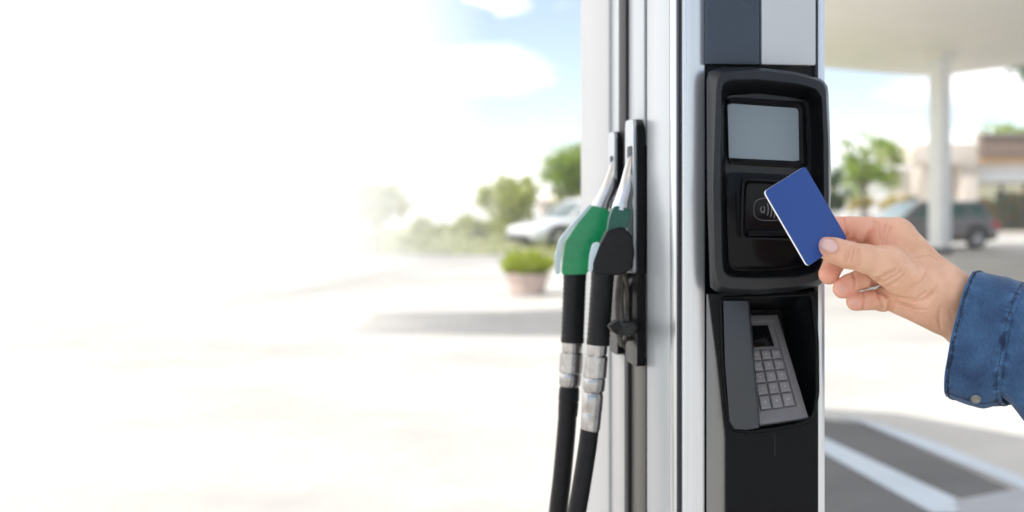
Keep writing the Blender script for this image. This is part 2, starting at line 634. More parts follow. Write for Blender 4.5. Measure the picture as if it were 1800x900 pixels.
cA, cB, cD = at_height(1640, 137, CZ), at_height(1452, 120.5, CZ), at_height(1800, 115, CZ)
far_left = cA + (cB - cA) * 1.62
dirD = (cD - cA).normalized()
cor = [cA, far_left, Vector((6.0, 28.0)), Vector((3.0, 24.0)), Vector((0.6, 16.9)), Vector((24, 17.2)), cA + dirD * 22]
can = thing('canopy', 'broad pale flat canopy on a square white column at the right', 'canopy', (12.3, 34.5, 0))
mb = MB()
cor_r = round_poly([(p.x, p.y) for p in cor], 1.2, 5)
slab(mb, cor_r, CZ, CZ + 0.9)
mb.build('roof', M['canopy'], can, bevel=0.04)
mb = MB()
colx, coly = (1652 - CX) / F * 34.5, 34.5
RM = Matrix.Translation((colx, coly, 0)) @ Matrix.Rotation(R(38), 4, 'Z')
mb.box(-0.215, 0.215, -0.215, 0.215, 0.12, CZ + 0.002, RM)
mb.build('column', M['column'], can, bevel=0.03)
mb = MB()
mb.box(-0.25, 0.25, -0.25, 0.25, 0.0, 0.16, RM)
mb.build('plinth', M['cartrim'], can, bevel=0.02)
mb = MB()
mb.box(-0.33, 0.33, -0.33, 0.33, CZ - 0.10, CZ + 0.003, RM)
mb.build('column_head', M['canopy'], can, bevel=0.03)
# the roof over the pump itself (mostly above the frame), which shades the pump and the lane
can2 = thing('canopy', 'flat canopy roof over the near fuel pump, seen only by its shade', 'canopy', (-4.1, -1.0, 0))
mb = MB()
near = [(-4.4, -1.5), (-4.4, 2.2), (-3.4, 6.2), (-3.3, 12.2), (-4.4, 12.3), (-4.4, 15.4), (-2.5, 15.7), (-2.8, 12.2), (-2.75, 7.3), (-2.1, 7.0), (-1.27, 5.7), (-0.2, 3.6), (-0.9, -1.5)]  # unseen arm at the far end, added to cast the drive's shadow band
slab(mb, near, CZ, CZ + 0.7)
mb.build('roof', M['canopy'], can2, bevel=0.0, smooth=0)
for k in range(14):                     # slats added out of view, thinning so the roof's shadow fades along the drive
    xx = -4.46 - 0.125 * k
    ww = 0.105 * (1 - k / 14.5) + 0.006
    lv = MB()
    lv.box(xx - ww, xx, 12.35 + 0.015 * k, 15.35 - 0.01 * k, CZ + 0.05, CZ + 0.07)
    lv.build('shade_slat', M['canopy'], can2, smooth=0)
for yy in (12.9, 14.8):
    lv = MB()
    lv.box(-6.25, -4.41, yy - 0.03, yy + 0.03, CZ + 0.075, CZ + 0.16)
    lv.build('shade_slat_rail', M['canopy'], can2, smooth=0)
mb = MB()
mb.box(-4.3, -3.95, -1.2, -0.85, 0.0, CZ + 0.002)
mb.build('column', M['column'], can2, bevel=0.03)

# ------------------------------------------------------------------ trees and plants


def leaf_quad(mb, c, s, rnd):
    n = Vector((rnd.gauss(0, 1), rnd.gauss(0, 1), rnd.gauss(0, 1) + 0.5)).normalized()
    a = n.orthogonal().normalized()
    a = Matrix.Rotation(rnd.uniform(0, 6.28), 3, n) @ a
    b = n.cross(a)
    s *= rnd.uniform(0.6, 1.3)
    mb.add([c - a * s, c - b * s * 0.55 + n * s * 0.1, c + a * s, c + b * s * 0.55 + n * s * 0.1], [(0, 1, 2, 3)])


def tree(name, label, cat, px, d, cy, rx, ry, m, n=2600, clumps=26, leaf=0.10, trunk=True, group=None, seed=1, lean=0.0, pxtrunk=None, flat=0.0):
    rnd = random.Random(seed)
    s = d / F
    X = (px - CX) * s
    zc = CAMZ + (HY - cy) * s
    RX, RZ = rx * s, ry * s
    tx = ((pxtrunk if pxtrunk is not None else px) - CX) * s
    root = thing(name, label, cat, (tx, d, 0), 0, group)
    cen = Vector((X, d, zc))
    cl = []
    tries = 0
    while len(cl) < clumps and tries < 5000:
        tries += 1
        v = Vector((rnd.uniform(-1, 1), rnd.uniform(-1, 1), rnd.uniform(-1, 1)))
        if 0.25 < v.length < 1.0 and not (flat and v.z < -flat):
            cl.append((cen + Vector((v.x * RX * 0.82, v.y * RX * 0.82, v.z * RZ * 0.82)), rnd.uniform(0.18, 0.36) * (RX + RZ) * 0.5))
    mb = MB()
    for i in range(n):
        c, r = cl[rnd.randrange(len(cl))]
        v = Vector((rnd.gauss(0, 0.55), rnd.gauss(0, 0.55), rnd.gauss(0, 0.45)))
        q = c + v * r
        if q.z < 0.06:
            q.z = 0.06 + rnd.random() * 0.1
        leaf_quad(mb, q, leaf, rnd)
    mb.build('crown' if trunk else 'foliage', m, root, smooth=0, merge=False)
    tb = MB()
    if trunk:
        r0 = max(RX * 0.06, 0.04)
        top = cen + Vector((0, 0, -RZ * 0.1))
        path = spline([Vector((tx, d, -0.05)), Vector((tx + rnd.uniform(-.03, .03), d, zc * 0.4)), Vector((X * 0.5 + tx * 0.5, d, zc - RZ * 0.6)), top], 5)
        tb.tube(path, [r0 * (1.25 - 0.75 * i / len(path)) for i in range(len(path))], 8)
        for c, r in cl[::2]:
            st = path[rnd.randrange(int(len(path) * 0.55), len(path))]
            mid = st.lerp(c, 0.5) + Vector((0, 0, 0.1 * RZ))
            tb.tube(spline([st, mid, c], 3), [r0 * 0.45, r0 * 0.4, r0 * 0.36, r0 * 0.3, r0 * 0.25, r0 * 0.2, r0 * 0.12], 5)
        tb.build('trunk', M['bark'], root, smooth=60)
    else:
        for c, r in cl[::2]:
            tb.tube([Vector((tx + (c.x - tx) * 0.3, d + (c.y - d) * 0.3, -0.02)), c], [0.03, 0.01], 5)
        tb.build('stem', M['bark'], root, smooth=60)
    return root


tree('small_tree', 'bright green young tree beside the right edge of the pump terminal', 'tree', 1524, 46, 288, 68, 68, M['leafB'], 2500, 40, 0.085, seed=3, pxtrunk=1517)
tree('shrub', 'dark green upright shrub close against the pump terminal edge', 'shrub', 1467, 44, 338, 20, 48, M['leafC'], 1200, 14, 0.09, trunk=False, seed=4)
tree('background_tree', 'yellow green tree half hidden behind the white canopy column', 'tree', 1662, 64, 325, 46, 38, M['leafY'], 1300, 18, 0.12, seed=5)
tree('background_tree', 'pale green treetop showing above the brown shop fascia', 'tree', 1765, 78, 256, 62, 44, M['leafB'], 2600, 26, 0.17, seed=6)
tree('tall_tree', 'dark green tree whose leaves hang in at the top right corner', 'tree', 1862, 48, 86, 98, 74, M['leafC'], 5200, 44, 0.13, seed=8, pxtrunk=1880)
tree('small_tree', 'olive green tree left of the parked white car', 'tree', 900, 42, 352, 70, 56, M['leafA'], 2500, 34, 0.09, seed=9, pxtrunk=912)
tree('background_tree', 'deep green tree rising directly behind the white car', 'tree', 1002, 54, 302, 58, 68, M['leafB'], 3300, 36, 0.11, seed=10)
tree('sapling', 'thin sapling fading into the white at the left', 'tree', 660, 31.6, 362, 62, 46, M['leafA'], 1800, 26, 0.085, seed=11)
for px, d, cy, rx, ry, nn, mm, lb, sd in [
        (832, 46, 397, 52, 20, 1400, 'leafA', 'rounded yellowish shrub just left of the olive tree', 12),
        (752, 47, 404, 48, 22, 1100, 'leafA', 'faded rounded shrub between the sapling and the yellowish shrub', 13),
        (730, 38, 428, 40, 14, 600, 'leafA', 'low pale bush on the verge right of the sapling', 14),
        (560, 44, 406, 110, 20, 1500, 'leafA', 'long low bush almost lost in the white at far left', 15),
        (880, 50, 404, 30, 20, 700, 'leafA', 'small shrub right under the olive tree crown', 16)]:
    tree('shrub', lb, 'shrub', px, d, cy, rx, ry, M[mm], nn, 20, 0.09, trunk=False, seed=sd)
for px, rx, lb, sd in [(1505, 34, 'yellow flowering shrub below the bright green young tree', 21), (1580, 46, 'yellow flowering shrub in front of the low white building', 22)]:
    tree('flowering_shrub', lb, 'shrub', px, 60, 356, rx, 12, M['leafG'], 800, 16, 0.10, trunk=False, seed=sd)
tree('shrub', 'small dark rounded shrub rising over the wagon roof left of the column', 'shrub', 1603, 52, 354, 9, 14, M['leafC'], 320, 9, 0.07, trunk=False, seed=25)

# planter
pd = GZ(520)
pc = Vector(((928 - CX) / F * pd, pd + 0.28, 0))
ps = pd / F
plt = thing('planter', 'round pinkish clay planter full of bright yellow green foliage', 'planter', pc)
mb = MB()
mb.lathe(pc, (0, 0, 1), [(0.0, 26 * ps), (0.015, 30 * ps), (30 * ps, 36 * ps), (33 * ps, 39 * ps), (38 * ps, 39.5 * ps), (38 * ps, 36 * ps), (30 * ps, 34 * ps)], 40)
mb.build('pot', M['clay'], plt, smooth=35)
mb = MB()
rnd = random.Random(5)
for i in range(3200):
    v = Vector((rnd.gauss(0, 1), rnd.gauss(0, 1), rnd.gauss(0, 1))).normalized() * rnd.random() ** 0.33
    q = pc + Vector((v.x * 51 * ps, v.y * 51 * ps, (55 + v.z * 21) * ps + 0.02 * math.sin(9 * v.x) + 0.02 * math.cos(11 * v.y)))
    leaf_quad(mb, q, 0.032, rnd)
mb.build('foliage', M['leafY'], plt, smooth=0, merge=False)
mb = MB()
mb.lathe(pc, (0, 0, 1), [(28 * ps, 33.5 * ps), (31 * ps, 33.4 * ps), (31.5 * ps, 3 * ps)], 24)
mb.build('soil', M['soil'], plt)

# ------------------------------------------------------------------ buildings


def building_shop():
    D = 53.0
    s = D / F
    X = lambda px: (px - CX) * s
    Z = lambda py: CAMZ + (HY - py) * s
    b = thing('shop_building', 'tan shop with brown fascia, white band and large glass front', 'building', (X(1760), D, 0))
    x0, x1 = X(1683), X(1980)
    mb = MB()
    mb.box(x0, x1, D + 9.0, D + 9.3, 0, Z(288))
    mb.box(x1 - 0.3, x1, D, D + 9, 0, Z(288))
    mb.box(x0, x0 + 0.25, D + 1.0, D + 9, 0, Z(288))
    mb.build('wall', M['cream'], b, bevel=0.02)
    mb = MB()
    mb.box(X(1683), X(1712), D - 0.5, D + 0.3, 0, Z(290))
    mb.build('pillar', M['cream'], b, bevel=0.03)
    mb = MB()
    mb.box(X(1711), x1 + 0.5, D - 0.9, D - 0.35, Z(277), Z(240))
    mb.build('fascia', M['brownfascia'], b, bevel=0.03)
    mb = MB()
    mb.box(X(1709), x1 + 0.6, D - 1.0, D - 0.25, Z(240) + 0.002, Z(236))
    mb.build('coping', M['roofgrey'], b, bevel=0.02)
    mb = MB()
    mb.box(X(1596), X(1710), D - 0.7, D + 4.5, Z(288), Z(252))
    mb.build('side_fascia', M['cream'], b, bevel=0.03)
    mb = MB()
    mb.box(X(1600), X(1606), D - 0.5, D - 0.3, 0, Z(288.5))
    mb.build('post', M['cream'], b, bevel=0.02)
    mb = MB()
    mb.box(X(1712) + 0.01, x1, D - 0.8, D + 0.1, Z(288), Z(277) - 0.003)
    mb.build('soffit', M['soffit'], b, bevel=0.02)
    mb = MB()
    mb.box(X(1713), x1 - 0.4, D - 0.1, D + 0.05, Z(320), Z(288.4))
    mb.build('sign_band', M['signwhite'], b, bevel=0.02)
    xs = [1713, 1761, 1802, 1850, 1900, 1950]
    for a, c in zip(xs, xs[1:]):
        w = MB()
        t = 0.06
        xa, xb, za, zb = X(a), X(c), Z(406), Z(320.5)
        w.box(xa, xa + t, D, D + 0.1, za, zb)
        w.box(xb - t, xb - 0.004, D, D + 0.1, za, zb)
        w.box(xa + t, xb - t, D + 0.004, D + 0.1, za, za + t)
        w.box(xa + t, xb - t, D + 0.004, D + 0.1, zb - t, zb)
        fr = w.build('window', M['frame'], b)
        g = MB()
        g.box(xa + t, xb - t, D + 0.04, D + 0.055, za + t, zb - t)
        g.build('pane', M['shopglass'], fr)
    mb = MB()
    mb.box(X(1713), x1 - 0.4, D - 0.05, D + 0.12, 0, Z(406) - 0.002)
    mb.build('stall_riser', M['cream'], b, bevel=0.02)
    mb = MB()
    mb.box(x0 + 0.3, x1 - 0.31, D + 0.2, D + 8.9, 0.003, 0.03)
    mb.build('floor', M['shopfloor'], b)
    rr = random.Random(3)
    for i in range(7):
        xa = X(1718 + i * 24)
        mb = MB()
        h = rr.uniform(1.2, 1.9)
        mb.box(xa, xa + 0.9, D + 0.5, D + 1.0, 0.03, 0.12)
        for k in range(4):
            mb.box(xa, xa + 0.9, D + 0.5, D + 1.0, 0.12 + k * h / 4, 0.17 + k * h / 4)
        mb.box(xa, xa + 0.9, D + 0.95, D + 1.01, 0.12, h + 0.1)
        sh = mb.build('display_shelf', M['shelf'] if i % 3 != 2 else M['frame'], b)
        for k in range(4):
            for j in range(5):
                hh = rr.uniform(0.12, 0.26)
                g = MB()
                g.box(xa + 0.03 + j * 0.175, xa + 0.17 + j * 0.175, D + 0.55, D + 0.85, 0.172 + k * h / 4, 0.172 + k * h / 4 + hh)
                g.build('box', M['goods'] if (i + j // 2 + k) % 2 else M['shelf'], sh, smooth=0)


building_shop()


def house(name, label, px0, px1, ytop, yeave, d, wall, roof, depth=8.0, flat=False):
    s = d / F
    x0, x1 = (px0 - CX) * s, (px1 - CX) * s
    zt, ze = CAMZ + (HY - ytop) * s, CAMZ + (HY - yeave) * s
    b = thing(name, label, 'building', ((x0 + x1) / 2, d, 0))
    mb = MB()
    mb.box(x0, x1, d, d + depth, 0, ze)
    mb.build('wall', wall, b, bevel=0.02)
    mb = MB()
    if flat:
        mb.box(x0 - 0.2, x1 + 0.2, d - 0.2, d + depth + 0.2, ze + 0.002, zt)
    else:
        o = 0.4
        mb.loft([[Vector((x0 - o, d - o, ze + 0.002)), Vector((x1 + o, d - o, ze + 0.002)), Vector((x1 + o, d + depth + o, ze + 0.002)), Vector((x0 - o, d + depth + o, ze + 0.002))],
                 [Vector((x0 + 1, d + depth * 0.45, zt)), Vector((x1 - 1, d + depth * 0.45, zt)), Vector((x1 - 1, d + depth * 0.55, zt)), Vector((x0 + 1, d + depth * 0.55, zt))]])
    mb.build('roof', roof, b)
    n = max(2, int((x1 - x0) / 3))
    for i in range(n):
        xc = x0 + (i + 0.5) * (x1 - x0) / n
        w = MB()
        w.box(xc - 0.5, xc + 0.5, d - 0.03, d + 0.05, ze * 0.4, ze * 0.75)
        f = w.build('window', M['signwhite'], b)
        g = MB()
        g.box(xc - 0.44, xc + 0.44, d - 0.034, d + 0.04, ze * 0.4 + 0.06, ze * 0.75 - 0.06)
        g.build('pane', M['carglass'], f)
    return b


house('low_building', 'long low white building behind the bright green young tree', 1440, 1640, 306, 310, 84, M['farwhite'], M['signwhite'], flat=True)
house('far_house', 'small beige house with a hipped roof behind the white car', 950, 1050, 338, 352, 74, M['cream'], M['cream'])

# ------------------------------------------------------------------ cars


def car(name, label, loc, yaw, Lg, Wd, H, paint, glass, wagon=0.0, lower=None, shield=None):
    """local frame: +x is the front of the car, z up, origin on the ground under the centre"""
    root = thing(name, label, 'car', loc, yaw)
    hl, hw = Lg / 2, Wd / 2
    zb = H * 0.60
    belt_f, belt_r = zb * 0.97, zb * 1.04
    # body shell: cross sections along x, each a closed ring in y-z
    st = [(-hl, 0.34, zb * 0.93, 0.80), (-hl + 0.10, 0.26, belt_r, 0.92), (-hl + 0.5, 0.22, belt_r, 0.99), (-hl * 0.3, 0.20, zb * 1.01, 1.0), (hl * 0.30, 0.20, belt_f, 1.0),
          (hl * 0.52, 0.20, belt_f * 0.99, 0.99), (hl - 0.45, 0.22, zb * 0.83, 0.95), (hl - 0.12, 0.24, zb * 0.74, 0.86), (hl, 0.32, zb * 0.62, 0.72)]
    loops = []
    for x, z0, z1, w in st:
        y = hw * w
        ring = [(-y * 0.94, z0), (-y, z0 + 0.12), (-y * 1.0, (z0 + z1) / 2 + 0.02), (-y * 0.96, z1 - 0.07), (-y * 0.88, z1), (y * 0.88, z1), (y * 0.96, z1 - 0.07), (y * 1.0, (z0 + z1) / 2 + 0.02), (y, z0 + 0.12), (y * 0.94, z0)]
        loops.append([Vector((x, a, b)) for a, b in ring])
    mb = MB()
    mb.loft(loops)
    mb.build('body', paint, root, local=True, bevel=0.015, smooth=50)
    # greenhouse
    xr0, xr1 = -hl + 0.10 + (0.25 if not wagon else 0.03), hl * 0.44
    tr0, tr1 = xr0 + (0.30 if wagon else 0.7), xr1 - 0.85
    wb, wt = hw * 0.86, hw * 0.68
    lo = [Vector((xr0, -wb, belt_r - 0.03)), Vector((xr1, -wb, belt_f - 0.03)), Vector((xr1, wb, belt_f - 0.03)), Vector((xr0, wb, belt_r - 0.03))]
    zt = H - 0.03
    hi = [Vector((tr0, -wt, zt)), Vector((tr1, -wt, zt - 0.01)), Vector((tr1, wt, zt - 0.01)), Vector((tr0, wt, zt))]
    top = [v + (Vector(((tr0 + tr1) / 2, 0, v.z)) - v) * 0.18 + Vector((0, 0, 0.035)) for v in hi]
    mb = MB()
    mb.loft([lo, hi, top])
    mb.build('roof', paint, root, local=True, bevel=0.04, seg=3, smooth=60)

    def pane(nm, a, b, c, d, u0, u1, v0, v1, m):
        q = lambda u, v: (a.lerp(b, u)).lerp(d.lerp(c, u), v)
        n = (b - a).cross(d - a).normalized()
        if n.dot((a + b + c + d) / 4 - Vector((0, 0, H * 0.5))) < 0:
            n = -n
        cs = [q(u0, v0), q(u1, v0), q(u1, v1), q(u0, v1)]
        w = MB()
        w.loft([[p - n * 0.01 for p in cs], [p + n * 0.008 for p in cs]])
        return w.build(nm, m, root, local=True, bevel=0.006)
    for sgn in (0, 1):
        a, b, c, d = (lo[0], lo[1], hi[1], hi[0]) if sgn == 0 else (lo[3], lo[2], hi[2], hi[3])
        for u0, u1 in ((0.05, 0.24), (0.28, 0.53), (0.57, 0.90)):
            pane('side_window', a, b, c, d, u0, u1, 0.16, 0.88, glass)
    pane('windshield', lo[1], lo[2], hi[2], hi[1], 0.06, 0.94, 0.10, 0.92, shield or M['carglass'])
    pane('rear_window', lo[3], lo[0], hi[0], hi[3], 0.08, 0.92, 0.18, 0.86, glass)
    # wheels with dark arches
    wr = 0.32
    for x in (-hl + 0.80, hl - 0.88):
        for sy in (-1, 1):
            c = Vector((x, sy * (hw - 0.10), wr))
            t = MB()
            t.lathe(c - Vector((0, sy * 0.10, 0)), (0, sy, 0), [(0, wr * 0.72), (0.0, wr * 0.95), (0.03, wr), (0.17, wr), (0.205, wr * 0.94), (0.205, wr * 0.70), (0.15, wr * 0.66)], 28)
            ty = t.build('wheel', M['tyre'], root, local=True, smooth=40)
            r_ = MB()
            r_.lathe(c + Vector((0, sy * 0.06, 0)), (0, sy, 0), [(0, wr * 0.66), (0.02, wr * 0.66), (0.03, wr * 0.12), (0.05, wr * 0.10)], 20)
            for k in range(7):
                a = 2 * math.pi * k / 7
                dv = Vector((math.cos(a), 0, math.sin(a)))
                r_.tube([c + Vector((0, sy * 0.10, 0)) + dv * 0.03, c + Vector((0, sy * 0.095, 0)) + dv * wr * 0.64], [0.03, 0.022], 6)
            r_.build('rim', M['rim'], ty, local=True)
            ar = MB()
            pts = [c + Vector((math.cos(R(q)) * wr * 1.16, sy * 0.085, math.sin(R(q)) * wr * 1.16)) for q in range(0, 181, 12)]
            ar.tube(pts, 0.045, 8)
            ar.build('wheel_arch', M['cartrim'], root, local=True)
    for sy in (-1, 1):
        h = MB()
        h.box(hl - 0.20, hl - 0.015, sy * hw * 0.56 - 0.16, sy * hw * 0.56 + 0.16, zb * 0.56, zb * 0.70)
        h.build('headlight', M['headlight'], root, local=True, bevel=0.03)
        h = MB()
        h.box(-hl - 0.01, -hl + 0.24, sy * hw * 0.84 - 0.09, sy * hw * 0.84 + 0.09, zb * 0.70, zb * 0.97)
        h.build('taillight', M['taillight'], root, local=True, bevel=0.03)
        h = MB()
        h.box(hl * 0.36, hl * 0.36 + 0.12, sy * (hw + 0.06) - 0.08, sy * (hw + 0.06) + 0.08, zb, zb + 0.13)
        h.build('mirror', paint, root, local=True, bevel=0.03)
        for x in (-0.55, 0.35):
            h = MB()
            h.box(x, x + 0.18, sy * (hw * 1.0 + 0.01) - 0.02, sy * (hw * 1.0 + 0.01) + 0.02, zb * 0.82, zb * 0.86)
            h.build('door_handle', paint, root, local=True, bevel=0.01)
    h = MB()
    h.box(hl - 0.14, hl + 0.03, -hw * 0.66, hw * 0.66, 0.24, zb * 0.50)
    h.build('front_bumper', lower or M['cartrim'], root, local=True, bevel=0.05)
    h = MB()
    h.box(-hl - 0.05, -hl + 0.15, -hw * 0.78, hw * 0.78, 0.28, zb * 0.55)
    h.build('rear_bumper', paint, root, local=True, bevel=0.05)
    return root


car('wagon', 'grey brown wagon parked behind the white column, tail lamp to the right', ((1606 - CX) / F * 37.8, 37.8, 0), R(180 + 17), 4.75, 1.75, 1.42, M['cargrey'], M['carglassgreen'], wagon=1, shield=M['carglasssky'])
car('white_car', 'white car parked beyond the nozzles, its front to the left', ((1016 - CX) / F * 39, 39, 0), R(180 + 32), 4.3, 1.8, 1.47, M['carwhite'], M['carglass'], wagon=1)
# ------------------------------------------------------------------ fuel pump
isl = MB()
isl.loft([[AT(a, t, z) for a, t in round_poly([(-0.16, -0.25), (0.36, -0.25), (0.36, 0.95), (-0.16, 0.95)], 0.12, 5)] for z in (-0.01, 0.12)])
structure(isl.build('pump_island', M['kerb'], None, bevel=0.02))
pump = thing('fuel_pump', 'tall steel fuel pump with black card terminal and keypad', 'fuel pump', AT(0.08, 0.28, 0.12))
AW = 0.1618                                     # width of the front
mb = MB()
mb.pbox(0.006, AW - 0.004, 0.075, 0.552, 0.12, 2.16)
mb.pbox(0.006, 0.0075, 0.0065, 0.075, 0.12, 2.16)
mb.pbox(AW - 0.0055, AW - 0.004, 0.0065, 0.075, 0.12, 2.16)
mb.pbox(0.0075, AW - 0.0055, 0.0065, 0.075, 1.58, 2.16)
mb.pbox(0.0075, AW - 0.0055, 0.0065, 0.075, 0.12, 1.20)
mb.build('cabinet', M['seam'], pump, smooth=0)
mb = MB()
mb.pbox(-0.01, AW + 0.01, -0.012, 0.57, 2.16, 2.24)
mb.build('top_cap', M['white'], pump, bevel=0.008)


def a_of(px, o=0.0):
    p = FP(px, 400, o) - PO
    return p.dot(PU)


def zf(py, px=1340, o=0.0):
    return FP(px, py, o).z


def side(name, t0, t1, z0, z1, m, out=0.0, bev=0.002):
    b = MB()
    b.pbox(-out, 0.0058, t0, t1, z0, z1)
    return b.build(name, m, pump, bevel=bev)


ZB, ZT = 0.14, 2.158
side('corner_trim', 0.0048, 0.0288, ZB, ZT, M['steel'], 0.001, 0.004)
side('side_panel', 0.0335, 0.1400, ZB, ZT, M['panelmetal'])
side('side_panel', 0.1562, 0.2390, 1.36, ZT, M['panelmetal'], 0.0)
side('lower_panel', 0.1562, 0.2330, ZB, 1.358, M['brown'], -0.002)
side('side_panel', 0.2830, 0.3440, 1.36, ZT, M['panelmetal'])
side('lower_panel', 0.2560, 0.3440, ZB, 1.358, M['white'])
side('channel_strip', 0.2402, 0.2818, 1.36, ZT, M['seam'], 0.0035, 0.0005)
side('channel_strip', 0.2340, 0.2550, ZB, 1.358, M['seam'], 0.002, 0.0005)
side('rear_column', 0.3480, 0.5560, ZB, ZT, M['white'], 0.004, 0.006)

# front: corner trim, upper panels, right trim, skirt
def front(name, px0, px1, z0, z1, o, m, bev=0.002, back=0.0058):
    b = MB()
    b.pbox(a_of(px0, o), a_of(px1, o), -o, back, z0, z1)
    return b.build(name, m, pump, bevel=bev)


fc = MB()
sl = MB()
sl.pbox(0.0008, 0.0028, -0.0022, 0.0046, ZB, ZT)
sl.build('corner_seal', M['seam'], pump, smooth=0)
a0, a1 = 0.0029, a_of(1240, 0.004)
cs = [(a0, 0.0010), (a0 + 0.004, -0.0035), (a0 + 0.010, -0.004), (a1 - 0.0015, -0.004), (a1, -0.0025), (a1, 0.0058), (a0, 0.0058)]
fc.loft([[AT(a, t, z) for a, t in cs] for z in (ZB, ZT)])
fc.build('corner_trim', M['steel'], pump, smooth=50)
front('upper_panel', 1241.5, 1336.5, zf(116), ZT, 0.010, M['slate'], 0.003)
front('upper_panel', 1338.5, 1435, zf(116), ZT, 0.011, M['panelmetal'], 0.003)
front('edge_trim', 1437.5, 1451.5, ZB, ZT, 0.008, M['steel'], 0.004)

# --- card terminal
NN = 120
CT = (1352, 318)
outer = round_poly([(1242, 126), (1262, 119), (1330, 118.5), (1400, 126), (1446, 139), (1456, 152), (1460, 250), (1461, 340), (1453, 488), (1440, 503), (1400, 511), (1330, 518), (1264, 516), (1248, 508), (1243, 350)], 14)
rimo = round_poly([(1258, 150), (1262, 131), (1278, 124), (1335, 122), (1400, 129), (1438, 139), (1452, 150), (1457, 250), (1458, 350), (1451, 470), (1441, 493), (1400, 505), (1335, 511), (1278, 509), (1262, 500), (1255, 470), (1252, 320)], 12)
rimi = round_poly([(1269, 158), (1273, 147), (1285, 142), (1335, 142), (1400, 149), (1432, 157), (1444, 170), (1447, 250), (1447, 350), (1443, 462), (1434, 478), (1400, 486), (1330, 489), (1284, 487), (1273, 478), (1271, 460), (1269, 350)], 9)
back = round_poly([(1275, 178), (1280, 168), (1335, 165), (1400, 173), (1419, 178), (1423, 190), (1425, 250), (1426, 350), (1426, 452), (1418, 466), (1390, 472), (1330, 476), (1290, 475), (1280, 466), (1276, 350)], 6)
LO, LR, LI, LB = (polar(q, CT, NN) for q in (outer, rimo, rimi, back))
mixl = lambda A, B, t: [a.lerp(b, t) for a, b in zip(A, B)]
loops = [[FP(q.x, q.y, 0.0003) for q in LO], [FP(q.x, q.y, 0.020) for q in LO], [FP(q.x, q.y, 0.025) for q in mixl(LO, LR, 0.25)],
         [FP(q.x, q.y, 0.0345) for q in mixl(LO, LR, 0.92)], [FP(q.x, q.y, 0.0365) for q in mixl(LR, LI, 0.10)],
         [FP(q.x, q.y, 0.037) for q in mixl(LR, LI, 0.85)], [FP(q.x, q.y, 0.035) for q in LI], [FP(q.x, q.y, 0.033) for q in mixl(LI, LB, 0.04)], [FP(q.x, q.y, 0.0) for q in LB]]
mb = MB()
mb.loft(loops[6:], False, True)
term = mb.build('card_terminal', M['black'], pump, smooth=32)
mb = MB()
mb.loft(loops[:7], True, False)
mb.build('surround', M['blacklit'], term, smooth=32)

scr = [(1277, 181.5), (1403.5, 190.5), (1405, 283.5), (1280, 277.5)]
bez_out = [(1279, 170), (1416, 179), (1420, 297), (1282, 289)]
SCc = (1341, 233)
A = polar(round_poly(bez_out, 4, 3), SCc, 48, 0.75)
B = polar(round_poly([(1276, 179), (1405, 188), (1407, 286), (1279, 279.5)], 3, 3), SCc, 48, 0.75)
Sp = polar(round_poly(scr, 2, 3), SCc, 48, 0.75)
mb = MB()
mb.loft([[FP(q.x, q.y, 0.0002) for q in A], [FP(q.x, q.y, 0.0060) for q in mixl(A, B, 0.12)], [FP(q.x, q.y, 0.0065) for q in mixl(A, B, 0.55)], [FP(q.x, q.y, 0.005) for q in B], [FP(q.x, q.y, 0.0018) for q in Sp]], True, True)
mb.build('bezel', M['black'], term, smooth=30)
mb = MB()
mb.prism([FP(q[0], q[1], 0.0030) for q in scr], [FP(q[0], q[1], 0.0020) for q in scr])
mb.build('screen', M['screen'], term, smooth=0)
# glossy lower panel with reader
low = round_poly([(1279, 304), (1300, 303), (1424, 309), (1424, 450), (1417, 464), (1390, 470), (1330, 474), (1292, 473), (1281, 464), (1278, 380)], 5, 4)
mb = MB()
mb.prism([FP(q.x, q.y, 0.0003) for q in low], [FP(q.x, q.y, 0.0045) for q in low])
mb.build('lower_panel', M['gloss'], term, bevel=0.0008, smooth=30)
RC = (1352, 368)
ro = polar(round_poly([(1304, 312), (1400, 317), (1402, 424), (1301, 421)], 8, 4), RC, 56, 1.0)
ri = polar(round_poly([(1311, 320), (1394, 324), (1396, 417), (1308, 415)], 6, 4), RC, 56, 1.0)
mb = MB()
mb.loft([[FP(q.x, q.y, 0.0047) for q in ro], [FP(q.x, q.y, 0.0085) for q in mixl(ro, ri, 0.1)], [FP(q.x, q.y, 0.009) for q in mixl(ro, ri, 0.6)], [FP(q.x, q.y, 0.0075) for q in ri], [FP(q.x, q.y, 0.0052) for q in mixl(ri, [Vector(RC)] * 56, 0.04)]])
mb.build('card_reader', M['gloss'], term, smooth=30)
mb = MB()
wing = round_poly([(1293, 338), (1300, 332), (1302, 418), (1298, 414)], 3, 3)
mb.prism([FP(q.x, q.y, 0.0046) for q in wing], [FP(q.x, q.y, 0.0072) for q in wing])
mb.build('reader_flange', M['black'], term, bevel=0.0006)
mb = MB()
led = [(1318, 401), (1392, 402), (1392, 411), (1316, 411)]
led2 = [(1318, 405), (1392, 406), (1392, 415), (1316, 415)]
mb.prism([FP(q[0], q[1], 0.0055) for q in led], [FP(q[0], q[1], 0.011) for q in led2])
mb.build('reader_ledge', M['black'], term, bevel=0.001)
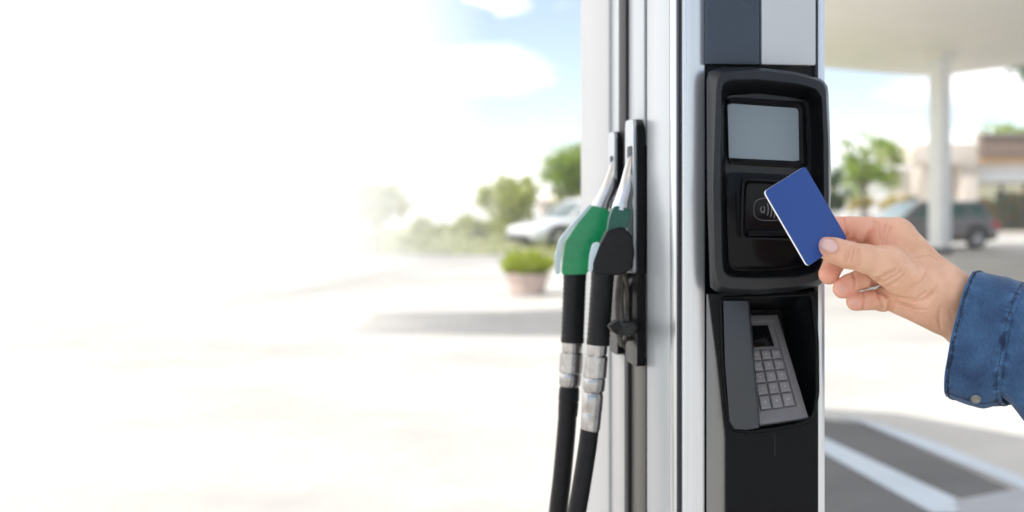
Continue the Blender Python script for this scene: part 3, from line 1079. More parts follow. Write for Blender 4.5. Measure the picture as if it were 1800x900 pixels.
# contactless symbol: oval ring and four growing waves
mb = MB()
ring = []
for k in range(40):
    th = 2 * math.pi * k / 40
    c, s_ = math.cos(th), math.sin(th)
    e = 2 / 3.2
    ring.append(FP(1353 + 28 * math.copysign(abs(c) ** e, c), 368 + 19.5 * math.copysign(abs(s_) ** e, s_), 0.0058))
mb.tube(ring + [ring[0]], 0.00032, 6)
for k, (x, h) in enumerate(((1343.5, 6), (1349.5, 10.5), (1355.5, 13), (1361.5, 15.5))):
    pts = [FP(x + 5.0 * math.cos(t * 0.9) - 4.0 + (0.0 if k else -0.5), 368 + h * math.sin(t * 0.9) / math.sin(0.9), 0.0058) for t in [i / 8 - 1 for i in range(17)]]
    mb.tube(pts, 0.00055, 6)
mb.tube([FP(1338.5, 363, 0.0058), FP(1337, 368, 0.0058), FP(1339, 373, 0.0058), FP(1344, 373.5, 0.0058)], 0.0006, 6)
mb.build('contactless_symbol', M['mark'], term, smooth=60)

# --- skirt with keypad alcove
OF = 0.009
hole = round_poly([(1267, 524), (1428, 517), (1436, 600), (1437, 690), (1431, 730), (1422, 740), (1390, 750), (1335, 758), (1298, 758), (1284, 752), (1276, 700), (1270, 620)], 6, 4)
outl = [(1247, 517), (1437, 513), (1437, 1500), (1277, 1500), (1277, 770), (1263, 640)]
AL = polar(hole, (1352, 640), 96, 1.3)
BK = polar(round_poly([(1258, 548), (1374, 545), (1384, 640), (1390, 712), (1376, 726), (1320, 734), (1272, 732)], 8, 4), (1330, 640), 96, 1.3)
mb = MB()
of = [FP(q[0], q[1], OF) for q in outl]
mb.plane_hole(of, [[FP(q.x, q.y, OF) for q in AL]])
nb = len(outl)
for i in range(nb):
    p, q = outl[i], outl[(i + 1) % nb]
    A_, B_ = FP(*p, OF), FP(*q, OF)
    mb.add([A_, B_, B_ + PV * (OF + 0.004), A_ + PV * (OF + 0.004)], [(0, 1, 2, 3)])
mb.loft([[FP(q.x, q.y, OF) for q in AL], [FP(q.x, q.y, -0.066) for q in BK]], False, True)
skirt = mb.build('front_skirt', M['black'], pump, smooth=30)
mb = MB()
mb.tube([FP(q.x, q.y, OF + 0.0005) for q in AL] + [FP(AL[0].x, AL[0].y, OF + 0.0005)], 0.0022, 8)
mb.build('alcove_rim', M['black'], pump, smooth=60)
mb = MB()
cov = [(1241.5, 516), (1246.5, 518), (1262, 640), (1276, 770), (1276, 1500), (1241.5, 1500)]
mb.prism([FP(q[0], q[1], 0.0062) for q in cov], [FP(q[0], q[1], -0.004) for q in cov])
mb.build('skirt_trim', M['trim'], pump, bevel=0.0015)
mb = MB()
g = [(1361.3, 763), (1362.7, 763), (1362.7, 802), (1361.3, 802)]
mb.prism([FP(q[0], q[1], OF + 0.0003) for q in g], [FP(q[0], q[1], OF - 0.001) for q in g])
mb.build('seam', M['seam'], pump, smooth=0)
sh = [(1271, 528), (1315, 529), (1323, 620), (1334, 752), (1312, 756), (1290, 754), (1282, 740), (1274, 640)]
shb = [(q[0] + 3, q[1]) for q in sh]
mb = MB()
mb.loft([[FP(q[0], q[1], 0.004) for q in shb], [FP(q[0], q[1], 0.0155) for q in sh]])
mb.build('privacy_shield', M['shield'], pump, bevel=0.0015)

# keypad: a sloping plate deep in the alcove, with raised keys
KT = [FP(1284, 555, -0.052), FP(1366, 554, -0.052), FP(1421, 736, 0.0035), FP(1312, 752, 0.0035)]


def kp(u, v):
    return KT[0].lerp(KT[1], u).lerp(KT[3].lerp(KT[2], u), v)


kn = (KT[1] - KT[0]).cross(KT[3] - KT[0]).normalized()
if kn.dot(CAM - KT[0]) < 0:
    kn = -kn
mb = MB()
frm = [(0, 0), (1, 0), (1, 1), (0, 1)]
inn = [(0.06, 0.06), (0.87, 0.06), (0.87, 0.88), (0.06, 0.88)]
mb.loft([[kp(u, v) - kn * 0.006 for u, v in frm], [kp(u, v) + kn * 0.001 for u, v in frm], [kp(u * 0.98 + .01, v * 0.98 + .01) + kn * 0.0025 for u, v in frm], [kp(u, v) + kn * 0.0015 for u, v in inn], [kp(u, v) - kn * 0.0005 for u, v in inn]])
kpad = mb.build('keypad', M['padmetal'], pump, smooth=30, bevel=0.0004)
mb = MB()
q4 = [(0.10, 0.10), (0.74, 0.10), (0.76, 0.30), (0.10, 0.30)]
mb.prism([kp(u, v) - kn * 0.0004 for u, v in q4], [kp(u, v) + kn * 0.0012 for u, v in q4])
mb.build('display', M['gloss'], kpad, bevel=0.0003)
rows = [(0.335, 0.42), (0.435, 0.52), (0.535, 0.625), (0.64, 0.735), (0.75, 0.865)]
kw = 0.196
for r, (v0, v1) in enumerate(rows):
    for c in range(4):
        u0 = 0.07 + c * kw + 0.006
        u1 = u0 + kw - 0.022
        e = [(u0, v0), (u1, v0), (u1, v1), (u0, v1)]
        du, dv = 0.012, 0.008
        e2 = [(u0 + du, v0 + dv), (u1 - du, v0 + dv), (u1 - du, v1 - dv), (u0 + du, v1 - dv)]
        mb = MB()
        mb.loft([[kp(u, v) - kn * 0.0004 for u, v in e], [kp(u, v) + kn * 0.0018 for u, v in e], [kp(u, v) + kn * 0.0028 for u, v in e2]])
        mb.cur = 1
        uc, vc = (u0 + u1) / 2, (v0 + v1) / 2
        d4 = [(uc - 0.02, vc - 0.012), (uc + 0.02, vc - 0.012), (uc + 0.02, vc + 0.008), (uc - 0.02, vc + 0.008)]
        mb.prism([kp(u, v) + kn * 0.0028 for u, v in d4], [kp(u, v) + kn * 0.003 for u, v in d4])
        mb.build('key', [M['key'], M['keyprint']], kpad, bevel=0.0003)


# --- nozzle boots on the left side
def boot(t0, t1, z0, z1, out, o0, o1, zo0, zo1):
    """out: how far it stands off the side; the opening is t in o0..o1, z in zo0..zo1"""
    ol = round_poly([(t0, z0), (t1, z0), (t1, z1 - 0.012), (t1 - 0.012, z1), (t0 + 0.02, z1 - 0.0), (t0, z1 - 0.012)], 0.008, 3)
    hl = round_poly([(o0, zo0), (o1, zo0), (o1, zo1), (o0, zo1)], 0.004, 3)
    b = MB()
    f = lambda q, a: AT(a, q.x, q.y)
    b.loft([[f(q, -0.0005) for q in ol], [f(q, -out) for q in ol]], False, False)
    b.plane_hole([f(q, -out) for q in ol], [[f(q, -out) for q in hl]])
    b.loft([[f(q, -out) for q in hl], [f(q, 0.035) for q in hl]], False, True)
    o = b.build('nozzle_boot', M['black'], pump, smooth=30)
    w = MB()
    fr = round_poly([(o0 - 0.004, zo0), (o1 + 0.010, zo0), (o1 + 0.010, z1 - 0.001), (o0 - 0.004, z1 - 0.001)], 0.008, 3)
    hl2 = round_poly([(o0 + 0.001, zo0 + 0.001), (o1 - 0.001, zo0 + 0.001), (o1 - 0.001, zo1 - 0.001), (o0 + 0.001, zo1 - 0.001)], 0.004, 3)
    w.plane_hole([f(q, -out - 0.003) for q in fr], [[f(q, -out - 0.003) for q in hl2]])
    w.loft([[f(q, -out - 0.003) for q in fr], [f(q, -out + 0.0005) for q in fr]], False, False)
    w.loft([[f(q, -out - 0.003) for q in hl2], [f(q, -out + 0.003) for q in hl2]], False, False)
    w.build('boot_trim', M['panelmetal'], o, smooth=30)
    return o


boot(0.1445, 0.206, 1.352, 1.641, 0.0105, 0.154, 0.186, 1.46, 1.610)
boot(0.256, 0.304, 1.352, 1.632, 0.0105, 0.264, 0.290, 1.46, 1.602)
hook = MB()
hook.tube(spline([LP(1118, 575, 0.008), LP(1100, 577, 0.035), LP(1085, 575, 0.05), LP(1078, 566, 0.055)], 5), 0.008, 8)
hook.build('hose_hook', M['rubber'], pump)


# ------------------------------------------------------------------ nozzles with their hoses
def extr(poly, dc, th, mbuild, bev):
    """outline given at depth dc, th thick, rounded edges"""
    pr = round_poly(poly, 6, 3)
    mbuild.loft([[P(q.x, q.y, dc) + Vector((0, y, 0)) for q in pr] for y in (-th / 2, th / 2)])


def nozzle(name, label, group, D, sp, body_poly, body_m, collar_poly, grip, coup, coll, hose, guard_poly, tubelen):
    px_m = lambda px: px / F * D
    root = thing(name, label, 'fuel nozzle', P(grip[0][0], grip[0][1], D), 0, group)
    b = MB()
    path = spline([P(x, y, d) for x, y, d in sp], 6)
    n = len(path)
    b.tube(path, [px_m(12.5) + px_m(1.5) * (i / n) for i in range(n)], 18)
    b.tube([path[-1] + (path[-2] - path[-1]).normalized() * px_m(8), path[-1] + (path[-1] - path[-2]).normalized() * px_m(4)], px_m(15.5), 18)
    b.build('spout', M['spout'], root, smooth=50)
    b = MB()
    extr(body_poly, D, px_m(42), b, 0)
    b.build('body', body_m, root, bevel=px_m(7), seg=4, smooth=50)
    if collar_poly:
        b = MB()
        extr(collar_poly, D + 0.002, px_m(36), b, 0)
        b.build('collar', M['dgreen'], root, bevel=px_m(8), seg=4, smooth=50)
    b = MB()
    gp = [P(x, y, D) for x, y in grip]
    seg = 30
    path = [gp[0].lerp(gp[1], i / seg) for i in range(seg + 1)]
    b.tube(path, [px_m(19.5 if i % 2 else 20.6) if 3 < i < seg - 2 else px_m(20.5) for i in range(seg + 1)], 20)
    b.build('grip', M['rubber'], root, smooth=60)
    b = MB()
    c0, c1 = P(*coup[0], D), P(*coup[1], D)
    ax = (c1 - c0)
    Lc = ax.length
    r = px_m(19.5)
    b.lathe(c0 - ax.normalized() * 0.002, ax, [(0, r * 0.92), (0.20 * Lc, r * 0.93), (0.24 * Lc, r * 0.88), (0.28 * Lc, r * 1.04), (0.70 * Lc, r * 1.05), (0.73 * Lc, r * 0.94), (0.77 * Lc, r * 1.0), (0.97 * Lc, r * 0.98), (Lc + 0.002, r * 0.8)], 28)
    b.build('swivel_coupling', M['coupling'], root, smooth=40)
    b = MB()
    c0, c1 = P(*coll[0], D), P(*coll[1], D)
    ax = c1 - c0
    Lc = ax.length
    r = px_m(18)
    b.lathe(c0, ax, [(0, r * 0.92), (0.08 * Lc, r), (0.45 * Lc, r * 1.02), (0.5 * Lc, r * 0.95), (0.55 * Lc, r * 1.0), (0.95 * Lc, r * 0.96), (Lc, r * 0.88)], 24)
    b.build('hose_ferrule', M['coupling'] if tubelen else M['rubber'], root, smooth=40)
    b = MB()
    b.tube(spline([P(x, y, D) for x, y in hose[:-3]] + [Vector(h) for h in hose[-3:]], 10), px_m(16.5), 16)
    b.build('hose', M['rubber'], root, smooth=60)
    b = MB()
    extr(guard_poly, D - 0.004, px_m(20), b, 0)
    b.build('lever_guard', M['guard'], root, bevel=px_m(4), seg=3, smooth=50)
    return root


base1, base2 = AT(-0.01, 0.20, 0.30), AT(-0.01, 0.31, 0.30)
nozzle('fuel_nozzle', 'black handled fuel nozzle with dark green collar, nearer the terminal', 'fuel nozzles hanging in the pump', 1.49,
       [(1115, 282, 1.522), (1110, 298, 1.510), (1104, 322, 1.496), (1095, 350, 1.491), (1091, 366, 1.49)],
       [(1066, 404), (1094, 398), (1110, 414), (1114, 445), (1108, 474), (1086, 483), (1042, 482), (1041, 462), (1052, 432)], M['rubber'],
       [(1078, 361), (1108, 367), (1103, 396), (1094, 409), (1066, 408), (1070, 382)],
       [(1060, 474), (1051, 606)], [(1050, 606), (1043, 690)], [(1043, 690), (1037, 757)],
       [(1037, 750), (1032, 790), (1021, 860), (1010, 930), (1000, 1050), (1005, 1250), base1 + Vector((-0.10, -0.02, 0.0)), base1 + Vector((-0.04, 0, -0.02)), base1],
       [(1041, 428), (1053, 424), (1056, 436), (1047, 452), (1040, 478), (1034, 476), (1036, 450)], 1)
nozzle('fuel_nozzle', 'bright green fuel nozzle hanging farther from the terminal', 'fuel nozzles hanging in the pump', 1.595,
       [(1086, 288, 1.626), (1081, 303, 1.614), (1073, 326, 1.601), (1061, 350, 1.597), (1055, 364, 1.595)],
       [(1040, 361), (1064, 366), (1073, 374), (1071, 395), (1059, 418), (1043, 444), (1037, 466), (1031, 481), (986, 482), (989, 450), (993, 424), (1008, 402)], M['green'],
       None,
       [(1011, 474), (1006, 602)], [(1006, 602), (1001, 680)], [(1001, 680), (998, 732)],
       [(998, 725), (995, 765), (988, 840), (980, 910), (968, 1040), (972, 1250), base2 + Vector((-0.12, -0.02, 0.0)), base2 + Vector((-0.05, 0, -0.02)), base2],
       [(1036, 358), (1040, 364), (1006, 402), (991, 424), (986, 452), (984, 481), (976, 482), (976, 448), (983, 420), (1003, 396)], 0)
cable = MB()
for k, (x, y0, y1, w) in enumerate([(1094, 478, 606, 9), (1102, 482, 596, 10), (1110, 490, 600, 8)]):
    dd = 1.515 + 0.012 * k
    pts = []
    for i in range(25):
        th = math.pi * 2 * i / 24
        pts.append(P(x + w * math.sin(th) + 2 * k * math.cos(th), (y0 + y1) / 2 + (y1 - y0) / 2 * math.cos(th), dd + 0.008 * math.sin(th)))
    cable.tube(pts, 0.0032, 8)
co = cable.build('coiled_cable', mat('worn_cable', (0.13, 0.12, 0.105), 0.55, var=0.4, scale=60), None, smooth=60)
tag(co, 'thin coiled cable bunched behind the black handled nozzle', 'cable')

# ------------------------------------------------------------------ the hand
HD = 1.222                       # distance of the hand
HS = HD / F                      # metres per photo pixel there
HC = (1560.0, 470.0)
HP0 = P(HC[0], HC[1], HD)


def HW(q):                       # hand model units (right, down, away) to the world
    return HP0 + Vector(((q[0] - HC[0]) * HS, q[2] * HS, -(q[1] - HC[1]) * HS))


X0, Y0, Z0 = 1405.0, 355.0, -82.0
ST = 1.35
NX, NY, NZ = int(440 / ST), int(320 / ST), int(190 / ST)
gx = (X0 + ST * np.arange(NX)).astype(np.float32)[:, None, None]
gy = (Y0 + ST * np.arange(NY)).astype(np.float32)[None, :, None]
gz = (Z0 + ST * np.arange(NZ)).astype(np.float32)[None, None, :]


def rc(p, a, ra, b, rb, zs=1.0):
    """distance to a round cone; zs > 1 flattens it in depth"""
    x, y, z = p
    ax, ay, az = a
    dx, dy, dz = b[0] - ax, b[1] - ay, (b[2] - az) * zs
    px, py, pz = x - ax, y - ay, (z - az) * zs
    dd = dx * dx + dy * dy + dz * dz + 1e-9
    t = np.clip((px * dx + py * dy + pz * dz) / dd, 0, 1)
    return np.sqrt((px - t * dx) ** 2 + (py - t * dy) ** 2 + (pz - t * dz) ** 2) - (ra + (rb - ra) * t)


def smin(a, b, k):
    h = np.clip(0.5 + 0.5 * (b - a) / k, 0, 1)
    return b + (a - b) * h - k * h * (1 - h)


def chain(p, pts, k):
    d = None
    for (a, ra), (b, rb) in zip(pts, pts[1:]):
        e = rc(p, a, ra, b, rb)
        d = e if d is None else smin(d, e, k)
    return d


def hand_field(p):
    # forearm and wrist
    d = rc(p, (1850, 655, 8), 66, (1730, 570, 6), 59, 1.25)
    d = smin(d, rc(p, (1730, 570, 6), 59, (1655, 520, 4), 55, 1.28), 20)
    # back of the hand up to the index knuckle
    d = smin(d, rc(p, (1650, 512, 4), 47, (1586, 420, 6), 30, 1.15), 22)
    d = smin(d, rc(p, (1640, 505, 18), 40, (1590, 450, 34), 30), 18)
    # ball of the thumb
    d = smin(d, rc(p, (1622, 512, -16), 42, (1552, 466, -28), 33, 1.05), 20)
    # heel on the little finger side
    d = smin(d, rc(p, (1652, 548, 6), 35, (1588, 522, 14), 33, 1.0), 16)
    d = smin(d, rc(p, (1600, 500, 30), 32, (1578, 440, 36), 27), 16)
    # thumb
    th = chain(p, [((1556, 464, -30), 31), ((1512, 453, -37), 24), ((1478, 446, -39), 22.5), ((1458, 439, -35), 21), ((1445, 434.5, -31), 19.0)], 8)
    # knuckle of the thumb a little broader, tip flattened on the nail side by the nail itself
    th = smin(th, rc(p, (1483, 446, -43), 19.5, (1478, 446, -43), 19.5), 6)
    d = smin(d, th, 13)
    # index finger: along the top, its end behind the card
    ix = chain(p, [((1578, 411, 8), 29.5), ((1527, 405, 12), 23)], 6)
    ix2 = chain(p, [((1530, 401, 13), 20.5), ((1500, 400, 19), 18.6), ((1484, 400, 22), 18.0), ((1456, 396, 26), 16.5)], 5)
    ix = smin(ix, ix2, 3.0)
    d = smin(d, ix, 9)
    # folds where the index finger bends into the palm
    fold = rc(p, (1545, 408, -4), 18, (1549, 428, -6), 16)
    d = smin(d, fold, 5)
    # middle, ring and little fingers, curled
    md = chain(p, [((1580, 430, 34), 25), ((1520, 424, 40), 19.5), ((1496, 434, 38), 18), ((1474, 462, 28), 18.5), ((1461, 483, 16), 18.2)], 5)
    d = smin(d, md, 4)
    rg1 = chain(p, [((1585, 462, 36), 24), ((1540, 486, 30), 20), ((1520, 492, 14), 18.5)], 5)
    rg = smin(rg1, chain(p, [((1514, 492, 12), 18), ((1494, 500, 4), 17.4), ((1481, 507.5, -1), 17.2)], 5), 2.4)
    d = smin(d, rg, 3.5)
    pk0 = chain(p, [((1596, 512, 26), 27), ((1556, 527, 14), 22.5)], 5)
    pk1 = chain(p, [((1552, 527, 12), 20), ((1528, 528, 4), 17.4)], 5)
    pk2 = chain(p, [((1522, 529, 2), 16.6), ((1503, 530, -3), 16.0)], 5)
    pk = smin(smin(pk0, pk1, 2.6), pk2, 2.2)
    d = smin(d, pk, 3.5)
    return d


P0g = (gx, gy, gz)
FIELD = hand_field(P0g).astype(np.float32)


def sample(q):
    i, j, k = (q[0] - X0) / ST, (q[1] - Y0) / ST, (q[2] - Z0) / ST
    i0, j0, k0 = int(i), int(j), int(k)
    if not (0 <= i0 < NX - 1 and 0 <= j0 < NY - 1 and 0 <= k0 < NZ - 1):
        return 9.0
    fi, fj, fk = i - i0, j - j0, k - k0
    c = FIELD[i0:i0 + 2, j0:j0 + 2, k0:k0 + 2]
    c = c[0] * (1 - fi) + c[1] * fi
    c = c[0] * (1 - fj) + c[1] * fj
    return float(c[0] * (1 - fk) + c[1] * fk)


def surf(x, y, z=-81.0):
    """depth of the skin under a point of the hand, looking from the thumb side"""
    for _ in range(200):
        dv = sample((x, y, z))
        if dv < 0.05:
            return z
        z += max(dv * 0.8, 0.05)
        if z > 100:
            return None
    return z


# creases of the skin, cut as shallow furrows along lines on the surface
creases = [
    ([(1482, 429), (1476, 440), (1475, 448), (1472, 457)], 1.2, 1.4), ([(1487, 431), (1484, 440), (1481, 455)], 1.0, 0.9), ([(1473, 436), (1469, 443), (1469, 450)], 0.9, 0.5), ([(1494, 435), (1491, 441)], 0.8, 0.3),
    ([(1530, 487), (1540, 481), (1556, 470)], 1.3, 1.4), ([(1533, 497), (1548, 486), (1566, 472)], 1.2, 1.0), ([(1545, 503), (1560, 490), (1572, 478)], 1.2, 0.8),
    ([(1531, 488), (1541, 504), (1553, 514), (1567, 521), (1592, 526)], 1.6, 2.2),
    ([(1592, 526), (1612, 520), (1624, 508)], 1.3, 1.0), ([(1605, 524), (1618, 512), (1628, 500)], 1.2, 0.9), ([(1596, 520), (1610, 508)], 1.2, 0.9),
    ([(1566, 522), (1564, 535), (1566, 552)], 1.5, 1.9), ([(1637, 535), (1639, 555), (1646, 576)], 1.5, 0.6),
    ([(1537, 389), (1533, 401), (1526, 412), (1525, 428)], 1.5, 2.0), ([(1553, 396), (1549, 412), (1545, 428)], 1.5, 1.8), ([(1543, 394), (1540, 408), (1543, 420)], 1.2, 1.2), ([(1562, 398), (1556, 410), (1551, 430)], 1.2, 0.9),
    ([(1487, 384), (1488, 398), (1493, 416)], 1.3, 1.5),
    ([(1498, 478), (1501, 490), (1499, 506)], 1.2, 1.2), ([(1516, 514), (1515, 530), (1514, 546)], 1.2, 1.2), ([(1541, 507), (1546, 524), (1551, 545)], 1.4, 1.5),
    ([(1585, 500), (1604, 488), (1616, 470)], 1.4, 0.6), ([(1600, 452), (1622, 448), (1640, 456)], 1.6, 0.4), ([(1655, 540), (1662, 562)], 1.3, 0.25), ([(1570, 530), (1590, 540), (1612, 541)], 1.5, 0.6),
]
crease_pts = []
ang0, nl = R(22), []
for k in range(27):                     # the fold of skin round the thumbnail's root and sides
    a = R(-128) + R(256) * k / 26
    u, v = 16.5 * math.cos(a), 13.5 * math.sin(a)
    nl.append((1444.5 + u * math.cos(ang0) - v * math.sin(ang0), 429.5 + u * math.sin(ang0) + v * math.cos(ang0)))
creases.append((nl[2:-2], 0.9, 0.9))
for pts, r, depth in creases:
    depth0 = depth
    r = r * (1.15 + 0.35 * depth)
    line = spline([Vector((x, y, 0)) for x, y in pts], 5)
    qs = []
    for q in line:
        zz = surf(q.x, q.y)
        if zz is not None:
            qs.append((q.x, q.y, zz - r * 0.5))
    for a, b in zip(qs, qs[1:]):
        if abs(a[2] - b[2]) > 12:
            continue
        for t_ in (0, 0.2, 0.4, 0.6, 0.8):
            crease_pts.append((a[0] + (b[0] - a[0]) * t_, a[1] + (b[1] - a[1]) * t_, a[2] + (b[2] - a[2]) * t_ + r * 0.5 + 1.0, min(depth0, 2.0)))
        lo = np.array([min(a[i], b[i]) - 7 for i in range(3)])
        hi = np.array([max(a[i], b[i]) + 7 for i in range(3)])
        i0 = np.clip(((lo - [X0, Y0, Z0]) / ST).astype(int), 0, None)
        i1 = np.clip(((hi - [X0, Y0, Z0]) / ST).astype(int) + 1, None, [NX, NY, NZ])
        sl = tuple(slice(u, v) for u, v in zip(i0, i1))
        c = rc((gx[sl[0]], gy[:, sl[1]], gz[:, :, sl[2]]), a, r, b, r)
        cut = np.clip(1 - (c + r) / (r * 2.4), 0, 1) ** 1.3 * depth * 3.4
        FIELD[sl] = np.maximum(FIELD[sl], np.minimum(FIELD[sl] + cut, 99)) if False else FIELD[sl] + cut * (FIELD[sl] < 4)
# note: neighbouring segments overlap a little, which only deepens the furrow at its bends


def surface_nets(Fd):
    s = Fd < 0
    nx, ny, nz = Fd.shape
    c = [(i, j, k) for i in (0, 1) for j in (0, 1) for k in (0, 1)]
    corner = lambda A, o: A[o[0]:nx - 1 + o[0], o[1]:ny - 1 + o[1], o[2]:nz - 1 + o[2]]
    cnt = sum(corner(s, o).astype(np.int8) for o in c)
    act = (cnt > 0) & (cnt < 8)
    idx = np.argwhere(act)
    acc = np.zeros((len(idx), 3))
    num = np.zeros(len(idx))
    vals = {o: Fd[idx[:, 0] + o[0], idx[:, 1] + o[1], idx[:, 2] + o[2]].astype(np.float64) for o in c}
    for a in c:
        for ax in range(3):
            if a[ax]:
                continue
            b = tuple(1 if i == ax else a[i] for i in range(3))
            va, vb = vals[a], vals[b]
            m = (va < 0) != (vb < 0)
            t = np.where(m, va / np.where(np.abs(va - vb) < 1e-9, 1e-9, va - vb), 0)
            pt = np.tile(np.array(a, float), (len(idx), 1))
            pt[:, ax] += t
            acc += pt * m[:, None]
            num += m
    V = idx + acc / num[:, None]
    ids = -np.ones(act.shape, np.int64)
    ids[act] = np.arange(len(idx))
    faces = []
    for ax in range(3):
        o = [(0, 1, 2), (1, 2, 0), (2, 0, 1)][ax]
        u, v = o[1], o[2]
        sa = np.moveaxis(s, (ax, u, v), (0, 1, 2))
        ia = np.moveaxis(ids, (ax, u, v), (0, 1, 2))
        cr = sa[:-1, 1:-1, 1:-1] != sa[1:, 1:-1, 1:-1]
        w = np.argwhere(cr)
        fl = sa[:-1, 1:-1, 1:-1][cr]
        a_, b_, c_ = w[:, 0], w[:, 1] + 1, w[:, 2] + 1
        q = np.stack([ia[a_, b_ - 1, c_ - 1], ia[a_, b_, c_ - 1], ia[a_, b_, c_], ia[a_, b_ - 1, c_]], 1)
        q[~fl] = q[~fl][:, ::-1]
        faces.append(q[(q >= 0).all(1)])
    return V, np.concatenate(faces)


V, Fq = surface_nets(FIELD)
# two light smoothing passes over the mesh
nb_sum = np.zeros_like(V)
for it in range(1):
    acc = np.zeros_like(V)
    num = np.zeros(len(V))
    for i in range(4):
        a, b = Fq[:, i], Fq[:, (i + 1) % 4]
        np.add.at(acc, a, V[b])
        np.add.at(num, a, 1)
        np.add.at(acc, b, V[a])
        np.add.at(num, b, 1)
    V = V * 0.5 + 0.5 * acc / np.maximum(num, 1)[:, None]
VH = V * ST + np.array([X0, Y0, Z0])

person = thing('person', 'hand in a denim sleeve reaching in from the right with the card', 'person', HW((1760, 620, 10)))
ploc = person.location
Wv = np.empty_like(VH)
Wv[:, 0] = HP0.x + (VH[:, 0] - HC[0]) * HS - ploc.x
Wv[:, 1] = HP0.y + VH[:, 2] * HS - ploc.y
Wv[:, 2] = HP0.z - (VH[:, 1] - HC[1]) * HS - ploc.z
me = bpy.data.meshes.new('hand')
me.vertices.add(len(Wv))
me.vertices.foreach_set('co', Wv.astype(np.float32).ravel())
me.loops.add(len(Fq) * 4)
me.loops.foreach_set('vertex_index', Fq.astype(np.int32).ravel())
me.polygons.add(len(Fq))
me.polygons.foreach_set('loop_start', np.arange(0, len(Fq) * 4, 4, dtype=np.int32))
me.update(calc_edges=True)
me.validate()
me.shade_smooth()
# flush: skin is redder at fingertips and knuckles
fl = np.zeros(len(VH))
for c, r, w in [((1445, 434, -40), 26, 0.7), ((1460, 484, 10), 30, 1.0), ((1480, 508, -8), 26, 1.0), ((1502, 531, -10), 24, 0.9), ((1480, 400, 20), 44, 1.0), ((1540, 408, 0), 30, 0.9), ((1480, 446, -55), 18, 0.35), ((1520, 400, 10), 30, 0.8), ((1600, 540, -10), 45, 0.35), ((1528, 527, -5), 26, 0.5)]:
    dd = np.linalg.norm(VH - np.array(c), axis=1) / r
    fl = np.maximum(fl, w * np.exp(-dd * dd * 0.8))
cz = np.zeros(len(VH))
for x, y, z, w in crease_pts:            # shade of the skin folds painted in, reddish brown along their bottoms
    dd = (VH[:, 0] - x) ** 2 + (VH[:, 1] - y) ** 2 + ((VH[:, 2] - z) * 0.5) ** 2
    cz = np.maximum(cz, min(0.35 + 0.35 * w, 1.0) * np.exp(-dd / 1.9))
ac = me.attributes.new('crease_shade', 'FLOAT', 'POINT')
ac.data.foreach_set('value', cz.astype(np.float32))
at = me.attributes.new('flush', 'FLOAT', 'POINT')
at.data.foreach_set('value', fl.astype(np.float32))


def skin_mat():
    m = bpy.data.materials.new('skin')
    m.use_nodes = True
    nt = m.node_tree
    L = nt.links.new
    b = nt.nodes['Principled BSDF']
    b.inputs['Roughness'].default_value = 0.46
    b.inputs['Specular IOR Level'].default_value = 0.36
    b.inputs['Subsurface Weight'].default_value = 0.22
    b.inputs['Subsurface Radius'].default_value = (1.0, 0.35, 0.18)
    b.inputs['Subsurface Scale'].default_value = 0.0016
    tc = N(nt, 'ShaderNodeTexCoord')
    n1 = N(nt, 'ShaderNodeTexNoise', i_Scale=55.0, i_Detail=5.0, i_Roughness=0.6)
    n2 = N(nt, 'ShaderNodeTexNoise', i_Scale=420.0, i_Detail=3.0)
    vo = N(nt, 'ShaderNodeTexVoronoi', i_Scale=900.0)
    for n in (n1, n2, vo):
        L(tc.outputs['Object'], n.inputs['Vector'])
    rp = N(nt, 'ShaderNodeValToRGB')
    rp.color_ramp.elements[0].position = 0.32
    rp.color_ramp.elements[1].position = 0.70
    rp.color_ramp.elements[0].color = (0.66, 0.375, 0.235, 1)
    rp.color_ramp.elements[1].color = (0.80, 0.495, 0.345, 1)
    L(n1.outputs['Fac'], rp.inputs[0])
    at = N(nt, 'ShaderNodeAttribute', attribute_name='flush')
    ml = N(nt, 'ShaderNodeMath', operation='MULTIPLY')
    ml.inputs[1].default_value = 0.75
    L(at.outputs['Fac'], ml.inputs[0])
    mx = N(nt, 'ShaderNodeMix', data_type='RGBA')
    mx.inputs['B'].default_value = (0.76, 0.320, 0.240, 1)
    L(ml.outputs[0], mx.inputs['Factor'])
    L(rp.outputs[0], mx.inputs['A'])
    ac = N(nt, 'ShaderNodeAttribute', attribute_name='crease_shade')
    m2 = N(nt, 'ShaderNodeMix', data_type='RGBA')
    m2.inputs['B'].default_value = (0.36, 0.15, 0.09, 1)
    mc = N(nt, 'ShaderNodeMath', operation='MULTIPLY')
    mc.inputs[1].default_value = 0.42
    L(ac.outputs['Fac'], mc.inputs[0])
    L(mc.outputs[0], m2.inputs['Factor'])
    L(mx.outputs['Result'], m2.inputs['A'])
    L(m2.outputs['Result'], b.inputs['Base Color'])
    ad = N(nt, 'ShaderNodeMath', operation='ADD')
    L(n2.outputs['Fac'], ad.inputs[0])
    L(vo.outputs['Distance'], ad.inputs[1])
    bp = N(nt, 'ShaderNodeBump')
    bp.inputs['Strength'].default_value = 0.28
    bp.inputs['Distance'].default_value = 0.0008
    L(ad.outputs[0], bp.inputs['Height'])
    L(bp.outputs[0], b.inputs['Normal'])
    return m


M['skin'] = skin_mat()
M['skinnail'] = mat('small_nail', (0.66, 0.35, 0.27), 0.5, var=0.04, scale=120)
M['nail'] = mat('fingernail', (0.72, 0.46, 0.42), 0.2, var=0.04, scale=120, coat=0.2)
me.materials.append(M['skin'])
hand = bpy.data.objects.new('hand', me)
COL.objects.link(hand)
hand.parent = person


